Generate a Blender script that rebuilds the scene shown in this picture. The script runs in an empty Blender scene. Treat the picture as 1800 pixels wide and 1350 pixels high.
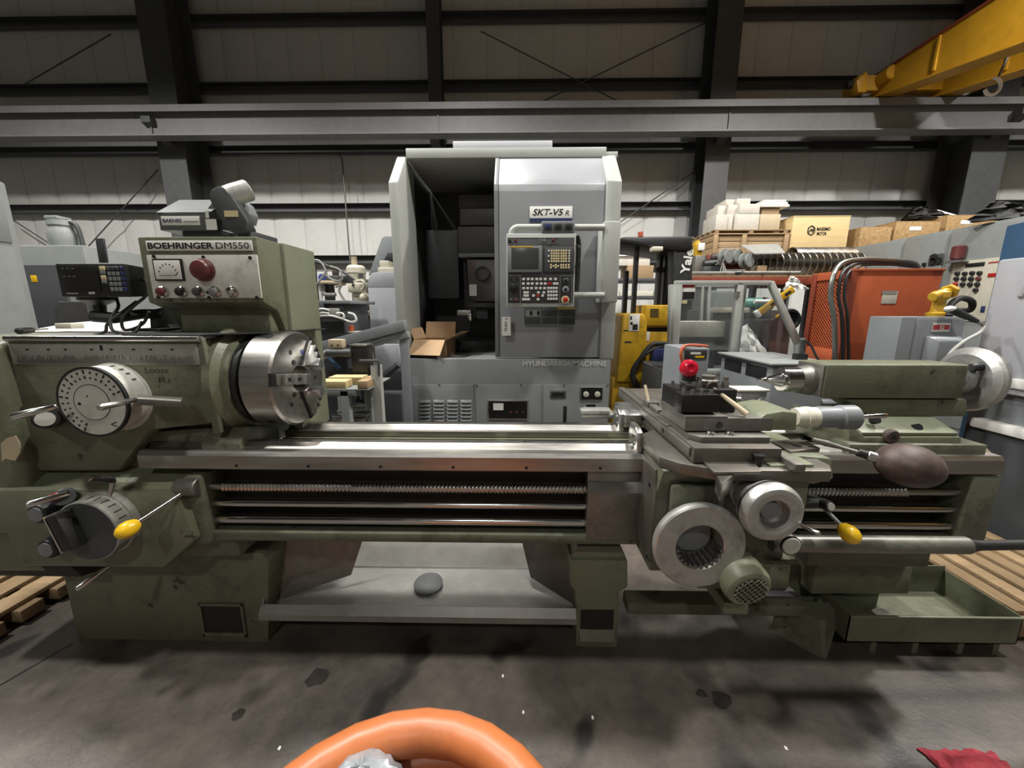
import bpy, bmesh, math, random
from mathutils import Vector, Matrix
random.seed(7)
S = bpy.context.scene
C = S.collection
# ---------------------------------------------------------------- camera
F, PITCH, YAW, H = 676.0, math.radians(11), math.radians(1.0), 1.45
cam = bpy.data.objects.new('camera', bpy.data.cameras.new('camera'))
C.objects.link(cam)
cam.location = (0, 0, H)
cam.rotation_euler = (math.pi/2 - PITCH, 0, YAW)
cam.data.sensor_width = 36
cam.data.lens = F/1800*36
cam.data.clip_start = .02
S.camera = cam
# ---------------------------------------------------------------- world, light, exposure
S.view_settings.view_transform = 'Standard'
S.view_settings.look = 'None'
S.view_settings.gamma = 1
S.view_settings.use_curve_mapping = False
S.view_settings.exposure = 0.13
wd = bpy.data.worlds.new('world'); S.world = wd
wd.use_nodes = True
wd.node_tree.nodes['Background'].inputs[0].default_value = (.8, .85, 1, 1)
wd.node_tree.nodes['Background'].inputs[1].default_value = .008
def overhead_lamp(x, y, z, power, size=128, blend=.75):
    l = bpy.data.lights.new('overhead_light', 'SPOT')
    l.energy = power; l.spot_size = math.radians(size); l.spot_blend = blend
    l.shadow_soft_size = .28; l.color = (1, .975, .94)
    o = bpy.data.objects.new('overhead_light', l); C.objects.link(o)
    o.location = (x, y, z)
    return o
LAMPS = [(-9.0, 3.6, 7.9), (-1.6, 3.4, 7.9), (6.2, 3.6, 7.9), (12.5, 3.6, 7.9), (-4.4, .8, 7.9), (3.4, .8, 7.9), (-1.0, -6.0, 7.9)]  # high bays, plus an added pair ahead of the lathe to fill its shadow
for p in LAMPS: overhead_lamp(*p, 1700 if p[1] > 1 else (1500 if p[1] > -1 else 550), 153, .42)

# ---------------------------------------------------------------- pixel -> place helpers (1800 x 1350 frame)
def ray(px, py):
    u = (px-900)/F; v = (675-py)/F
    y = math.cos(PITCH)+v*math.sin(PITCH); z = -math.sin(PITCH)+v*math.cos(PITCH)
    c, s = math.cos(YAW), math.sin(YAW)
    return Vector((u*c-y*s, u*s+y*c, z))
def aY(px, py, Y):
    d = ray(px, py); return Vector((0, 0, H)) + d*(Y/d.y)
def aZ(px, py, Z):
    d = ray(px, py); return Vector((0, 0, H)) + d*((Z-H)/d.z)
def RC(x0, y0, x1, y1, Y):
    my = (y0+y1)/2; mx = (x0+x1)/2
    return aY(x0, my, Y).x, aY(x1, my, Y).x, aY(mx, y1, Y).z, aY(mx, y0, Y).z     # xa, xb, za, zb
def PXZ(pts, Y): return [(aY(a, b, Y).x, aY(a, b, Y).z) for a, b in pts]

# ---------------------------------------------------------------- materials
def lin(c):
    if isinstance(c, str):
        c = [int(c[i:i+2], 16)/255 for i in (1, 3, 5)]
    return tuple(((v+.055)/1.055)**2.4 if v > .04045 else v/12.92 for v in c)
MATS = {}
def M_(name, col, rough=.5, metal=0., var=.12, scale=5., dirt=None, damt=.5, dscale=7., bump=0., bscale=120., stretch=None, alpha=None, emit=0., trans=0., chips=None):
    m = bpy.data.materials.new(name); m.use_nodes = True
    nt = m.node_tree; N = nt.nodes; L = nt.links
    b = N['Principled BSDF']; c = lin(col)
    b.inputs['Roughness'].default_value = rough; b.inputs['Metallic'].default_value = metal
    tc = N.new('ShaderNodeTexCoord'); mp = N.new('ShaderNodeMapping'); L.new(tc.outputs['Object'], mp.inputs[0])
    if stretch: mp.inputs['Scale'].default_value = stretch
    n = N.new('ShaderNodeTexNoise'); n.inputs['Scale'].default_value = scale; n.inputs['Detail'].default_value = 6
    n.inputs['Roughness'].default_value = .65
    L.new(mp.outputs[0], n.inputs['Vector'])
    r = N.new('ShaderNodeValToRGB'); L.new(n.outputs[0], r.inputs[0])
    e = r.color_ramp.elements
    e[0].position = .3; e[1].position = .7
    e[0].color = (*[max(0, v*(1-var)) for v in c], 1); e[1].color = (*[min(1, v*(1+var)) for v in c], 1)
    out = r.outputs[0]
    if dirt:
        n2 = N.new('ShaderNodeTexNoise'); n2.inputs['Scale'].default_value = dscale; n2.inputs['Detail'].default_value = 8
        n2.inputs['Roughness'].default_value = .7
        L.new(mp.outputs[0], n2.inputs['Vector'])
        r2 = N.new('ShaderNodeValToRGB'); L.new(n2.outputs[0], r2.inputs[0])
        r2.color_ramp.elements[0].position = .5; r2.color_ramp.elements[1].position = .72
        r2.color_ramp.elements[1].color = (damt, damt, damt, 1)
        mx = N.new('ShaderNodeMix'); mx.data_type = 'RGBA'
        L.new(r2.outputs[0], mx.inputs[0]); L.new(out, mx.inputs[6]); mx.inputs[7].default_value = (*lin(dirt), 1)
        out = mx.outputs[2]
    if chips:
        n4 = N.new('ShaderNodeTexNoise'); n4.inputs['Scale'].default_value = 11; n4.inputs['Detail'].default_value = 9; n4.inputs['Roughness'].default_value = .6
        L.new(mp.outputs[0], n4.inputs['Vector'])
        r4 = N.new('ShaderNodeValToRGB'); L.new(n4.outputs[0], r4.inputs[0])
        r4.color_ramp.elements[0].position = .655; r4.color_ramp.elements[1].position = .675
        m4 = N.new('ShaderNodeMix'); m4.data_type = 'RGBA'
        L.new(r4.outputs[0], m4.inputs[0]); L.new(out, m4.inputs[6]); m4.inputs[7].default_value = (*lin(chips), 1)
        out = m4.outputs[2]
    L.new(out, b.inputs['Base Color'])
    if metal > .5 or rough < .5:
        rr = N.new('ShaderNodeMapRange'); L.new(n.outputs[0], rr.inputs[0])
        rr.inputs[3].default_value = max(.05, rough-.12); rr.inputs[4].default_value = min(1, rough+.12)
        L.new(rr.outputs[0], b.inputs['Roughness'])
    if bump:
        n3 = N.new('ShaderNodeTexNoise'); n3.inputs['Scale'].default_value = bscale; n3.inputs['Detail'].default_value = 4
        L.new(mp.outputs[0], n3.inputs['Vector'])
        bp = N.new('ShaderNodeBump'); bp.inputs['Strength'].default_value = bump; bp.inputs['Distance'].default_value = .01
        L.new(n3.outputs[0], bp.inputs['Height']); L.new(bp.outputs[0], b.inputs['Normal'])
    if alpha is not None: b.inputs['Alpha'].default_value = alpha
    if trans: b.inputs['Transmission Weight'].default_value = trans
    if emit:
        b.inputs['Emission Color'].default_value = (*c, 1); b.inputs['Emission Strength'].default_value = emit
    MATS[name] = m
    return m
GREEN = '#666955'
M_('green', GREEN, .42, var=.13, scale=3, dirt='#3a3c2c', damt=.8, dscale=5, bump=.12, bscale=60, chips='#35322a')
M_('green_light', '#767b65', .42, var=.12, scale=3, dirt='#4a4c3a', damt=.5, dscale=6, bump=.1, bscale=60)
M_('green_worn', '#616453', .45, var=.2, scale=6, dirt='#343128', damt=.9, dscale=8, bump=.15, bscale=50, chips='#2b2722')
M_('steel', '#a29f99', .37, 1, var=.18, scale=4, stretch=(1, 8, 8))
M_('steel_dark', '#84817b', .5, .85, var=.2, scale=6, dirt='#4a443c', damt=.6)
M_('steel_oil', '#7b7770', .46, .85, var=.2, scale=5, dirt='#5a4a38', damt=.55, dscale=4)
M_('chrome', '#c9c8c5', .16, 1, var=.08, scale=6)
M_('alu', '#c4c4c1', .32, 1, var=.12, scale=10, dirt='#6f6f6a', damt=.5, dscale=14)
M_('cast_alu', '#b9b9b5', .42, .75, var=.12, scale=14, dirt='#55544e', damt=.6, dscale=12, bump=.05)
M_('black', '#151515', .4, var=.2)
M_('black_paint', '#1b1c1c', .45, var=.2, scale=20, bump=.1, bscale=200)
M_('rubber', '#1a1a19', .7, var=.2)
M_('grime_shade', '#22221c', .6, var=.3)
M_('yellow_knob', '#e0b420', .3, var=.06)
M_('red_paint', '#a3201f', .35, var=.1)
M_('red_knob', '#b8172f', .22, var=.08)
M_('brown_ball', '#433631', .55, var=.25, scale=20, dirt='#6b5a50', damt=.6, dscale=25)
M_('white_plate', '#c9c8bf', .5, var=.08, dirt='#8f8a78', damt=.6, dscale=12)
M_('white_dial', '#bdbcb3', .45, var=.06, dirt='#77746a', damt=.5, dscale=10)
M_('white', '#dcdbd4', .55, var=.05)
M_('offwhite', '#c6c2b2', .6, var=.07)
M_('ink', '#17181a', .5, var=.05)
M_('stain', '#2f2b28', .35, var=.25, scale=20)
M_('pipe_worn', '#7b7972', .42, .5, var=.2, scale=8, dirt='#59614b', damt=.9, dscale=9, stretch=(1, 2, 2))
M_('maroon', '#5c2b29', .4, var=.1)
M_('blue', '#2b3a7c', .4, var=.1)
M_('scale_plate', '#a3a39b', .38, .55, var=.14, scale=3, stretch=(60, 1, 1), dirt='#6d6d64', damt=.4)
M_('pan', '#8d8d88', .4, .35, var=.12, scale=5, dirt='#b0aea6', damt=.5, dscale=9)
M_('pan_light', '#b5b4ad', .45, .15, var=.1, scale=6, dirt='#8a7d6a', damt=.45, dscale=8)
M_('vtl_grey', '#787b7b', .42, var=.07, scale=3, dirt='#5a5c5c', damt=.35, dscale=4)
M_('vtl_light', '#a9aca6', .4, var=.06, scale=3, dirt='#85857f', damt=.4, dscale=6)
M_('vtl_door', '#8f9194', .36, var=.05, scale=2.5)
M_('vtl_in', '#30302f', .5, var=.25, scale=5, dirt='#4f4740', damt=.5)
M_('vtl_ram', '#4a4946', .5, var=.2, scale=7, dirt='#5f4438', damt=.7, dscale=8)
M_('cardboard', '#957454', .8, var=.1, scale=8, bump=.04, bscale=60)
M_('cardboard_in', '#b29371', .8, var=.08, scale=8)
M_('screen', '#3d403c', .25, var=.05)
M_('key_cream', '#cdbf94', .5, var=.08)
M_('key_white', '#c7c7c0', .5, var=.08)
M_('panel_dark', '#38393a', .45, var=.08)
M_('navy', '#232a55', .5, var=.05)
M_('steel_frame', '#4b4d4e', .5, var=.15, scale=3, dirt='#3b3c3c', damt=.5)
M_('steel_beam', '#777776', .5, var=.1, scale=2, dirt='#5c5c5a', damt=.4)
M_('insulation', '#c9c9c4', .55, var=.06, scale=1.5, dirt='#a9a49a', damt=.35, dscale=2, bump=.35, bscale=7)
M_('insulation_seam', '#a3a39e', .6, var=.1)
M_('roof_lining', '#505254', .7, var=.1)
M_('crane_yellow', '#b3841c', .45, var=.1, scale=3, dirt='#8a6a1c', damt=.4)
M_('truck_yellow', '#b8911c', .45, var=.12, scale=4, dirt='#57460f', damt=.75, dscale=6)
M_('orange_paint', '#ab5330', .5, var=.08, scale=4, dirt='#8c3c20', damt=.5, dscale=5)
M_('orange_dark', '#7a3520', .5, var=.15, scale=6, dirt='#4c2316', damt=.6)
M_('orange_hose', '#b3683a', .42, var=.1, scale=7, dirt='#8c5436', damt=.6, dscale=6, bump=.05, bscale=30)
M_('grey_paint', '#767a7c', .45, var=.08, scale=3, dirt='#5f6263', damt=.4)
M_('grey_light', '#a6a8ac', .45, var=.05, scale=3, dirt='#8d8e90', damt=.3)
M_('grey_cab', '#7f8380', .5, var=.07, scale=3, dirt='#696b68', damt=.4)
M_('grey_dark', '#3f4243', .5, var=.12, scale=4)
M_('grey_dark2', '#5c5e5e', .5, var=.08)
M_('machine_blue', '#2f4c68', .45, var=.1, scale=3)
M_('cream', '#bdb8a6', .5, var=.08, scale=6, dirt='#8d8672', damt=.5)
M_('wood', '#9b8261', .75, var=.18, scale=5, stretch=(1, 9, 9), bump=.1, bscale=40)
M_('wood_pale', '#bba679', .75, var=.12, scale=4, stretch=(1, 10, 10))
M_('wood_old', '#8b7455', .8, var=.25, scale=5, stretch=(9, 1, 9), dirt='#5f4f3a', damt=.5, bump=.15, bscale=40)
M_('plywood', '#cdb483', .7, var=.1, scale=3, stretch=(1, 1, 7))
M_('osb', '#977a50', .8, var=.3, scale=26, dirt='#6b4d2e', damt=.5, dscale=18)
M_('carton_white', '#c3beb2', .7, var=.08, scale=6, dirt='#9b9484', damt=.5)
M_('paper', '#d9d8d2', .7, var=.04)
M_('cable', '#1d1d1d', .5, var=.1)
M_('cable_grey', '#8f8f88', .5, var=.1)
M_('conduit', '#7b7b76', .35, .8, var=.15)
M_('tan', '#b8a98c', .6, var=.1)
M_('teal', '#3f7a6c', .4, var=.1)
M_('red_rag', '#98303a', .8, var=.25, scale=30, bump=.4, bscale=60)
M_('plastic_clear', '#8b8f93', .25, var=.3, scale=9, dirt='#c8ccd0', damt=.6, dscale=12)
def glass():
    m = bpy.data.materials.new('pane_glass'); m.use_nodes = True
    nt = m.node_tree; N = nt.nodes; L = nt.links
    N.remove(N['Principled BSDF'])
    t = N.new('ShaderNodeBsdfTransparent'); t.inputs[0].default_value = (.86, .88, .88, 1)
    g = N.new('ShaderNodeBsdfGlossy'); g.inputs['Roughness'].default_value = .08
    d = N.new('ShaderNodeBsdfDiffuse'); d.inputs[0].default_value = (.5, .52, .52, 1)
    mx = N.new('ShaderNodeMixShader'); mx.inputs[0].default_value = .08
    mx2 = N.new('ShaderNodeMixShader'); mx2.inputs[0].default_value = .03
    L.new(t.outputs[0], mx.inputs[1]); L.new(g.outputs[0], mx.inputs[2])
    L.new(mx.outputs[0], mx2.inputs[1]); L.new(d.outputs[0], mx2.inputs[2])
    L.new(mx2.outputs[0], N['Material Output'].inputs[0]); MATS['glass'] = m
glass()
def floor_mat():
    m = M_('concrete', '#5f5851', .42, var=.28, scale=1.1, dirt='#332f2c', damt=.8, dscale=1.6, bump=.08, bscale=60)
    nt = m.node_tree; N = nt.nodes; L = nt.links; b = N['Principled BSDF']
    src = b.inputs['Base Color'].links[0].from_socket
    tc = N['Texture Coordinate']
    n = N.new('ShaderNodeTexNoise'); n.inputs['Scale'].default_value = 5; n.inputs['Detail'].default_value = 10; n.inputs['Roughness'].default_value = .75
    L.new(tc.outputs['Object'], n.inputs['Vector'])
    r = N.new('ShaderNodeValToRGB'); L.new(n.outputs[0], r.inputs[0])
    r.color_ramp.elements[0].position = .35; r.color_ramp.elements[0].color = (.55, .55, .55, 1)
    r.color_ramp.elements[1].position = .7; r.color_ramp.elements[1].color = (1.15, 1.13, 1.1, 1)
    mx = N.new('ShaderNodeMix'); mx.data_type = 'RGBA'; mx.blend_type = 'MULTIPLY'; mx.inputs[0].default_value = 1
    L.new(src, mx.inputs[6]); L.new(r.outputs[0], mx.inputs[7])
    # small oil spots
    v = N.new('ShaderNodeTexNoise'); v.inputs['Scale'].default_value = 3.3; v.inputs['Detail'].default_value = 2
    L.new(tc.outputs['Object'], v.inputs['Vector'])
    r2 = N.new('ShaderNodeValToRGB'); L.new(v.outputs[0], r2.inputs[0])
    r2.color_ramp.elements[0].position = .62; r2.color_ramp.elements[1].position = .68
    mx2 = N.new('ShaderNodeMix'); mx2.data_type = 'RGBA'
    L.new(r2.outputs[0], mx2.inputs[0]); L.new(mx.outputs[2], mx2.inputs[6]); mx2.inputs[7].default_value = (*lin('#262422'), 1)
    L.new(mx2.outputs[2], b.inputs['Base Color'])
floor_mat()

# ---------------------------------------------------------------- mesh builder
class MB:
    def __init__(s, M=None): s.bm = bmesh.new(); s.M = M
    def _fin(s, vs, b=0, seg=2):
        if b:
            es = list({e for v in vs for e in v.link_edges})
            g = bmesh.ops.bevel(s.bm, geom=es, offset=b, segments=seg, affect='EDGES', profile=.5, clamp_overlap=True)
            vs = list({v for v in g['verts']} | {v for v in vs if v.is_valid})
        if s.M is not None: bmesh.ops.transform(s.bm, matrix=s.M, verts=[v for v in vs if v.is_valid])
        return s
    def box(s, x0, y0, z0, x1, y1, z1, b=0, seg=2):
        if x0 > x1: x0, x1 = x1, x0
        if y0 > y1: y0, y1 = y1, y0
        if z0 > z1: z0, z1 = z1, z0
        v = [s.bm.verts.new(p) for p in ((x0, y0, z0), (x1, y0, z0), (x1, y1, z0), (x0, y1, z0), (x0, y0, z1), (x1, y0, z1), (x1, y1, z1), (x0, y1, z1))]
        for f in ((3, 2, 1, 0), (4, 5, 6, 7), (0, 1, 5, 4), (1, 2, 6, 5), (2, 3, 7, 6), (3, 0, 4, 7)): s.bm.faces.new([v[i] for i in f])
        return s._fin(v, min(b, .45*min(x1-x0, y1-y0, z1-z0)) if b else 0, seg)
    def prism(s, poly, ax, a, c, b=0, seg=2):
        def P(p, t): return {'X': (t, p[0], p[1]), 'Y': (p[0], t, p[1]), 'Z': (p[0], p[1], t)}[ax]
        lo = [s.bm.verts.new(P(p, a)) for p in poly]; hi = [s.bm.verts.new(P(p, c)) for p in poly]
        n = len(poly); fs = [s.bm.faces.new(lo), s.bm.faces.new(hi[::-1])]
        for i in range(n): fs.append(s.bm.faces.new((lo[i], hi[i], hi[(i+1) % n], lo[(i+1) % n])))
        bmesh.ops.recalc_face_normals(s.bm, faces=fs)
        return s._fin(lo+hi, b, seg)
    def loft(s, A, B, b=0):
        """solid between two corner loops of equal length"""
        lo = [s.bm.verts.new(p) for p in A]; hi = [s.bm.verts.new(p) for p in B]; n = len(A)
        fs = [s.bm.faces.new(lo), s.bm.faces.new(hi[::-1])]
        for i in range(n): fs.append(s.bm.faces.new((lo[i], hi[i], hi[(i+1) % n], lo[(i+1) % n])))
        bmesh.ops.recalc_face_normals(s.bm, faces=fs)
        return s._fin(lo+hi, b)
    def rev(s, p0, d, prof, n=28, caps=True):
        """profile of (t, r) revolved about the axis from p0 along d"""
        p0 = Vector(p0); d = Vector(d).normalized()
        u = d.orthogonal().normalized(); w = d.cross(u)
        rings = []; vs = []
        for t, r in prof:
            if r < 1e-6: v = s.bm.verts.new(p0+d*t); rings.append([v]); vs.append(v)
            else:
                R = [s.bm.verts.new(p0+d*t+(u*math.cos(2*math.pi*i/n)+w*math.sin(2*math.pi*i/n))*r) for i in range(n)]
                rings.append(R); vs += R
        fs = []
        for A, B in zip(rings, rings[1:]):
            for i in range(n):
                j = (i+1) % n
                if len(A) == 1 and len(B) == 1: continue
                if len(A) == 1: fs.append(s.bm.faces.new((A[0], B[i], B[j])))
                elif len(B) == 1: fs.append(s.bm.faces.new((A[i], A[j], B[0])))
                else: fs.append(s.bm.faces.new((A[i], A[j], B[j], B[i])))
        if caps:
            if len(rings[0]) > 1: fs.append(s.bm.faces.new(rings[0][::-1]))
            if len(rings[-1]) > 1: fs.append(s.bm.faces.new(rings[-1]))
        bmesh.ops.recalc_face_normals(s.bm, faces=fs)
        return s._fin(vs)
    def cyl(s, p0, p1, r, r1=None, n=20, b=0):
        p0 = Vector(p0); p1 = Vector(p1); L = (p1-p0).length
        if r1 is None: r1 = r
        pr = [(0, r), (L, r1)] if not b else [(0, r-b), (b, r), (L-b, r1), (L, r1-b)]
        return s.rev(p0, p1-p0, pr, n)
    def tube(s, pts, r, n=8):
        pts = [Vector(p) for p in pts]; k = len(pts); rings = []; vs = []; fs = []
        t0 = (pts[1]-pts[0]).normalized(); u = t0.orthogonal().normalized()
        for i, p in enumerate(pts):
            t = (pts[min(i+1, k-1)]-pts[max(i-1, 0)]).normalized()
            u = (u-t*u.dot(t)); u = u.normalized() if u.length > 1e-6 else t.orthogonal().normalized()
            w = t.cross(u); rr = r[i] if isinstance(r, (list, tuple)) else r
            R = [s.bm.verts.new(p+(u*math.cos(2*math.pi*j/n)+w*math.sin(2*math.pi*j/n))*rr) for j in range(n)]
            rings.append(R); vs += R
        for A, B in zip(rings, rings[1:]):
            for j in range(n): fs.append(s.bm.faces.new((A[j], A[(j+1) % n], B[(j+1) % n], B[j])))
        fs.append(s.bm.faces.new(rings[0][::-1])); fs.append(s.bm.faces.new(rings[-1]))
        bmesh.ops.recalc_face_normals(s.bm, faces=fs)
        return s._fin(vs)
    def ell(s, c, r, n=20, m=12):
        c = Vector(c); r = r if isinstance(r, (tuple, list)) else (r, r, r)
        g = bmesh.ops.create_uvsphere(s.bm, u_segments=n, v_segments=m, radius=1)
        bmesh.ops.transform(s.bm, matrix=Matrix.Translation(c) @ Matrix.Diagonal((*r, 1)), verts=g['verts'])
        return s._fin(g['verts'])
    def quad(s, *p):
        v = [s.bm.verts.new(q) for q in p]; s.bm.faces.new(v); return s._fin(v)
    def grid(s, rows, thick=0):
        V = [[s.bm.verts.new(p) for p in r] for r in rows]; fs = []
        for A, B in zip(V, V[1:]):
            for i in range(len(A)-1): fs.append(s.bm.faces.new((A[i], A[i+1], B[i+1], B[i])))
        if thick:
            bmesh.ops.recalc_face_normals(s.bm, faces=fs)
            g = bmesh.ops.solidify(s.bm, geom=fs, thickness=thick)
        return s
    def mesh(s, name, ang=32):
        me = bpy.data.meshes.new(name); s.bm.to_mesh(me); s.bm.free()
        me.shade_smooth(); me.set_sharp_from_angle(angle=math.radians(ang))
        return me
def smooth_path(pts, k=6):
    """Catmull-Rom through the points"""
    P = [Vector(p) for p in pts]; P = [P[0]*2-P[1]]+P+[P[-1]*2-P[-2]]; out = []
    for i in range(1, len(P)-2):
        a, b, c, d = P[i-1:i+3]
        for j in range(k):
            t = j/k
            out.append(.5*((2*b)+(c-a)*t+(2*a-5*b+4*c-d)*t*t+(3*b-a-3*c+d)*t**3))
    out.append(P[-2]); return out
WL = {}
def _m(m): return MATS[m] if isinstance(m, str) else m
def obj(name, mb, m, parent=None, label=None, kind=None):
    me = mb.mesh(name) if isinstance(mb, MB) else mb
    o = bpy.data.objects.new(name, me)
    co = [v.co for v in me.vertices]
    lo = Vector([min(c[i] for c in co) for i in range(3)]); hi = Vector([max(c[i] for c in co) for i in range(3)])
    c = (lo+hi)/2
    if parent is None: c.z = lo.z
    me.transform(Matrix.Translation(-c))
    o.location = c-(WL[parent.name] if parent else Vector())
    C.objects.link(o); o.parent = parent; WL[o.name] = c
    me.materials.clear(); me.materials.append(_m(m))
    if label: o['label'] = label
    if kind: o['kind'] = kind
    return o
def thing(name, label, cat, loc, group=None):
    o = bpy.data.objects.new(name, None); C.objects.link(o); o.location = loc; o.empty_display_size = .05
    WL[o.name] = Vector(loc); o['label'] = label; o['category'] = cat
    if group: o['group'] = group
    return o
def tag(o, label, cat, group=None):
    o['label'] = label; o['category'] = cat
    if group: o['group'] = group
    return o
def struct(name, mb, m, label=None):
    o = obj(name, mb, m); o['kind'] = 'structure'
    if label: o['label'] = label
    return o
def dupe(root, off, label=None):
    """copy of a thing with its parts, moved by off"""
    off = Vector(off)
    def cp(o, par):
        c = o.copy(); C.objects.link(c); c.parent = par; WL[c.name] = WL[o.name]+off
        for k in [x for x in bpy.data.objects if x.parent == o]: cp(k, c)
        return c
    r = cp(root, root.parent); r.location = root.location+off
    if label: r['label'] = label
    return r
def clone(o, off):
    """copy of one part, shared mesh"""
    c = o.copy(); C.objects.link(c); c.parent = o.parent; c.location = o.location+Vector(off); WL[c.name] = WL[o.name]+Vector(off)
    return c
def text(s_, parent, m, o, w, h, u=(1, 0, 0), v=(0, 0, 1), bold=0., shear=0., name='lettering', ext=.001):
    """lettering fitted into a w x h rectangle whose lower left corner is o"""
    cu = bpy.data.curves.new('t', 'FONT'); cu.body = s_; cu.size = 1; cu.offset = bold; cu.shear = shear; cu.extrude = 0; cu.resolution_u = 3
    cu.space_line = .8
    t = bpy.data.objects.new('t', cu); C.objects.link(t)
    me = bpy.data.meshes.new_from_object(t.evaluated_get(bpy.context.evaluated_depsgraph_get()))
    bpy.data.objects.remove(t); bpy.data.curves.remove(cu)
    co = [x.co for x in me.vertices]
    x0 = min(c.x for c in co); x1 = max(c.x for c in co); y0 = min(c.y for c in co); y1 = max(c.y for c in co)
    u = Vector(u).normalized(); v = Vector(v).normalized(); o = Vector(o); nrm = u.cross(v)
    for c in me.vertices: c.co = o + u*((c.co.x-x0)/(x1-x0)*w) + v*((c.co.y-y0)/(y1-y0)*h) + nrm*ext
    return obj(name, me, m, parent)
def ptext(s_, parent, m, x0, y0, x1, y1, Y, **k):
    xa, xb, za, zb = RC(x0, y0, x1, y1, Y)
    return text(s_, parent, m, (xa, Y, za), xb-xa, zb-za, **k)
def pbox(mb, x0, y0, x1, y1, Y, dep, b=.003, seg=2):
    xa, xb, za, zb = RC(x0, y0, x1, y1, Y)
    return mb.box(xa, Y, za, xb, Y+dep, zb, b, seg)
def B(*a, **k): return MB().box(*a, **k)
def PB(*a, **k): return pbox(MB(), *a, **k)
# ---------------------------------------------------------------- the building
struct('floor', B(-17, -12, -.2, 17, 11, 0), 'concrete', 'dark stained concrete workshop floor')
WY = 10.5
fl = bpy.data.objects['floor']
a_, b_ = aZ(-160, 1297, 0), aZ(128, 1131, 0)
d_ = (b_-a_).normalized()*.005; n_ = Vector((-d_.y, d_.x, 0))
obj('floor_joint', MB().prism([(p.x, p.y) for p in (a_-n_, a_+n_, b_+n_, b_-n_)], 'Z', -.004, .0006), 'ink', fl)
random.seed(11)
for px, py, r_ in ((1268, 1230, .042), (1234, 1219, .022), (690, 1212, .03), (560, 1190, .05), (420, 1255, .025)):
    c = aZ(px, py, 0)
    obj('oil_stain', MB().prism([(c.x+math.cos(i*.524)*r_*random.uniform(.7, 1.15), c.y+math.sin(i*.524)*r_*random.uniform(.6, 1)) for i in range(12)], 'Z', -.003, .0005), 'stain', fl)
wall = struct('wall_back', B(-17, WY+.06, 0, 17, WY+.3, 10.5), 'insulation_seam', 'white insulated metal building wall')
GZ = [2.72, 3.98, 5.32, 6.7, 8.1]
def ins_panel(x0, x1, z0, z1):
    rows = []
    nx, nz = 6, 6
    for j in range(nz+1):
        t = j/nz; r = []
        for i in range(nx+1):
            s_ = i/nx
            bul = (max(0, math.sin(math.pi*s_))**.5)*(max(0, math.sin(math.pi*t))**.5)*.035
            r.append((x0+(x1-x0)*s_, WY+.06-.005-bul, z0+(z1-z0)*t))
        rows.append(r)
    return MB().grid(rows)
# insulation blankets: one shared mesh for each row between two girts
zs = [0.02]+GZ+[10.4]
PW = .80
for a, b_ in zip(zs, zs[1:]):
    first = None
    for i in range(42):
        x = -16.8+i*PW
        if first is None:
            first = obj('insulation_panel', ins_panel(x+.004, x+PW-.004, a+.02, b_-.02), 'insulation', wall)
        else: clone(first, (i*PW, 0, 0))
k = 0
for z in GZ:
    k += 1
    mb = MB().prism([(WY-.2, z-.1), (WY-.2, z-.075), (WY-.012, z-.075), (WY-.012, z+.075), (WY+.0, z+.1), (WY-.19, z+.1), (WY-.19, z+.09), (WY-.03, z+.09), (WY-.03, z-.09), (WY-.19, z-.09), (WY-.19, z-.1)], 'X', -16.9, 16.9)
    struct('trim_%d' % k, mb, 'steel_frame', 'dark steel wall girt')
struct('wall_left', B(-17.3, -12, 0, -17, 10.8, 10.5), 'insulation', 'white insulated side wall')
struct('wall_right', B(17, -12, 0, 17.3, 10.8, 10.5), 'insulation', 'white insulated side wall')
struct('wall_rear', B(-17, -12.3, 0, 17, -12, 10.5), 'insulation', 'white insulated rear wall')
struct('ceiling', B(-17.3, -12.3, 10.5, 17.3, 10.8, 10.7), 'roof_lining', 'grey roof lining')
# columns
def column(px, wf, dep, lab, top=10.4):
    x = aY(px, 205, WY-.2-dep).x
    o = thing('steel_column', lab, 'column', (x, WY-.2, 0)); o['kind'] = 'structure'; del o['category']
    y0, y1 = WY-.2-dep, WY-.2
    obj('front_flange', B(x-wf/2, y0, 0, x+wf/2, y0+.03, top), 'steel_frame', o)
    obj('rear_flange', B(x-wf/2, y1-.03, 0, x+wf/2, y1, top), 'steel_frame', o)
    obj('web', B(x-.02, y0+.03, 0, x+.02, y1-.03, top), 'steel_frame', o)
    obj('bracket', MB().prism([(y0, 5.1), (y0, 5.5), (y0-.55, 5.5), (y0-.55, 5.38)], 'X', x-.1, x+.1), 'steel_frame', o)
    return o
column(292, .62, .75, 'deep steel column at the left behind the lathe control box')
column(766, .3, .35, 'slim steel column behind the grey vertical machine')
column(1268, .55, .6, 'steel column behind the stacked white boxes')
column(1752, .75, .8, 'broad dark steel column at the right behind plywood crates')
# crane runway beam: I-section with a rail, resting on the brackets
by = 9.0
z0, z1 = aY(900, 233, by).z, aY(900, 179, by).z
rb = thing('runway_beam', 'grey crane runway beam running along the back wall', 'beam', (0, by, z0)); rb['kind'] = 'structure'; del rb['category']
obj('web', B(-16.9, by+.13, z0+.03, 16.9, by+.16, z1-.03), 'steel_beam', rb)
obj('lower_flange', B(-16.9, by, z0, 16.9, by+.3, z0+.03), 'steel_beam', rb)
obj('upper_flange', B(-16.9, by-.02, z1-.03, 16.9, by+.32, z1), 'steel_beam', rb)
obj('channel_cap', B(-16.9, by-.03, z1-.13, 16.9, by-.005, z1), 'steel_beam', rb)
obj('rail', B(-16.9, by+.12, z1, 16.9, by+.18, z1+.07), 'steel_frame', rb)
for i, px in enumerate((255, 768, 1287)):
    x = aY(px, 205, by).x
    obj('splice_plate', B(x-.012, by+.1, z0+.03, x+.012, by+.14, z1-.03), 'steel_beam', rb)
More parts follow.
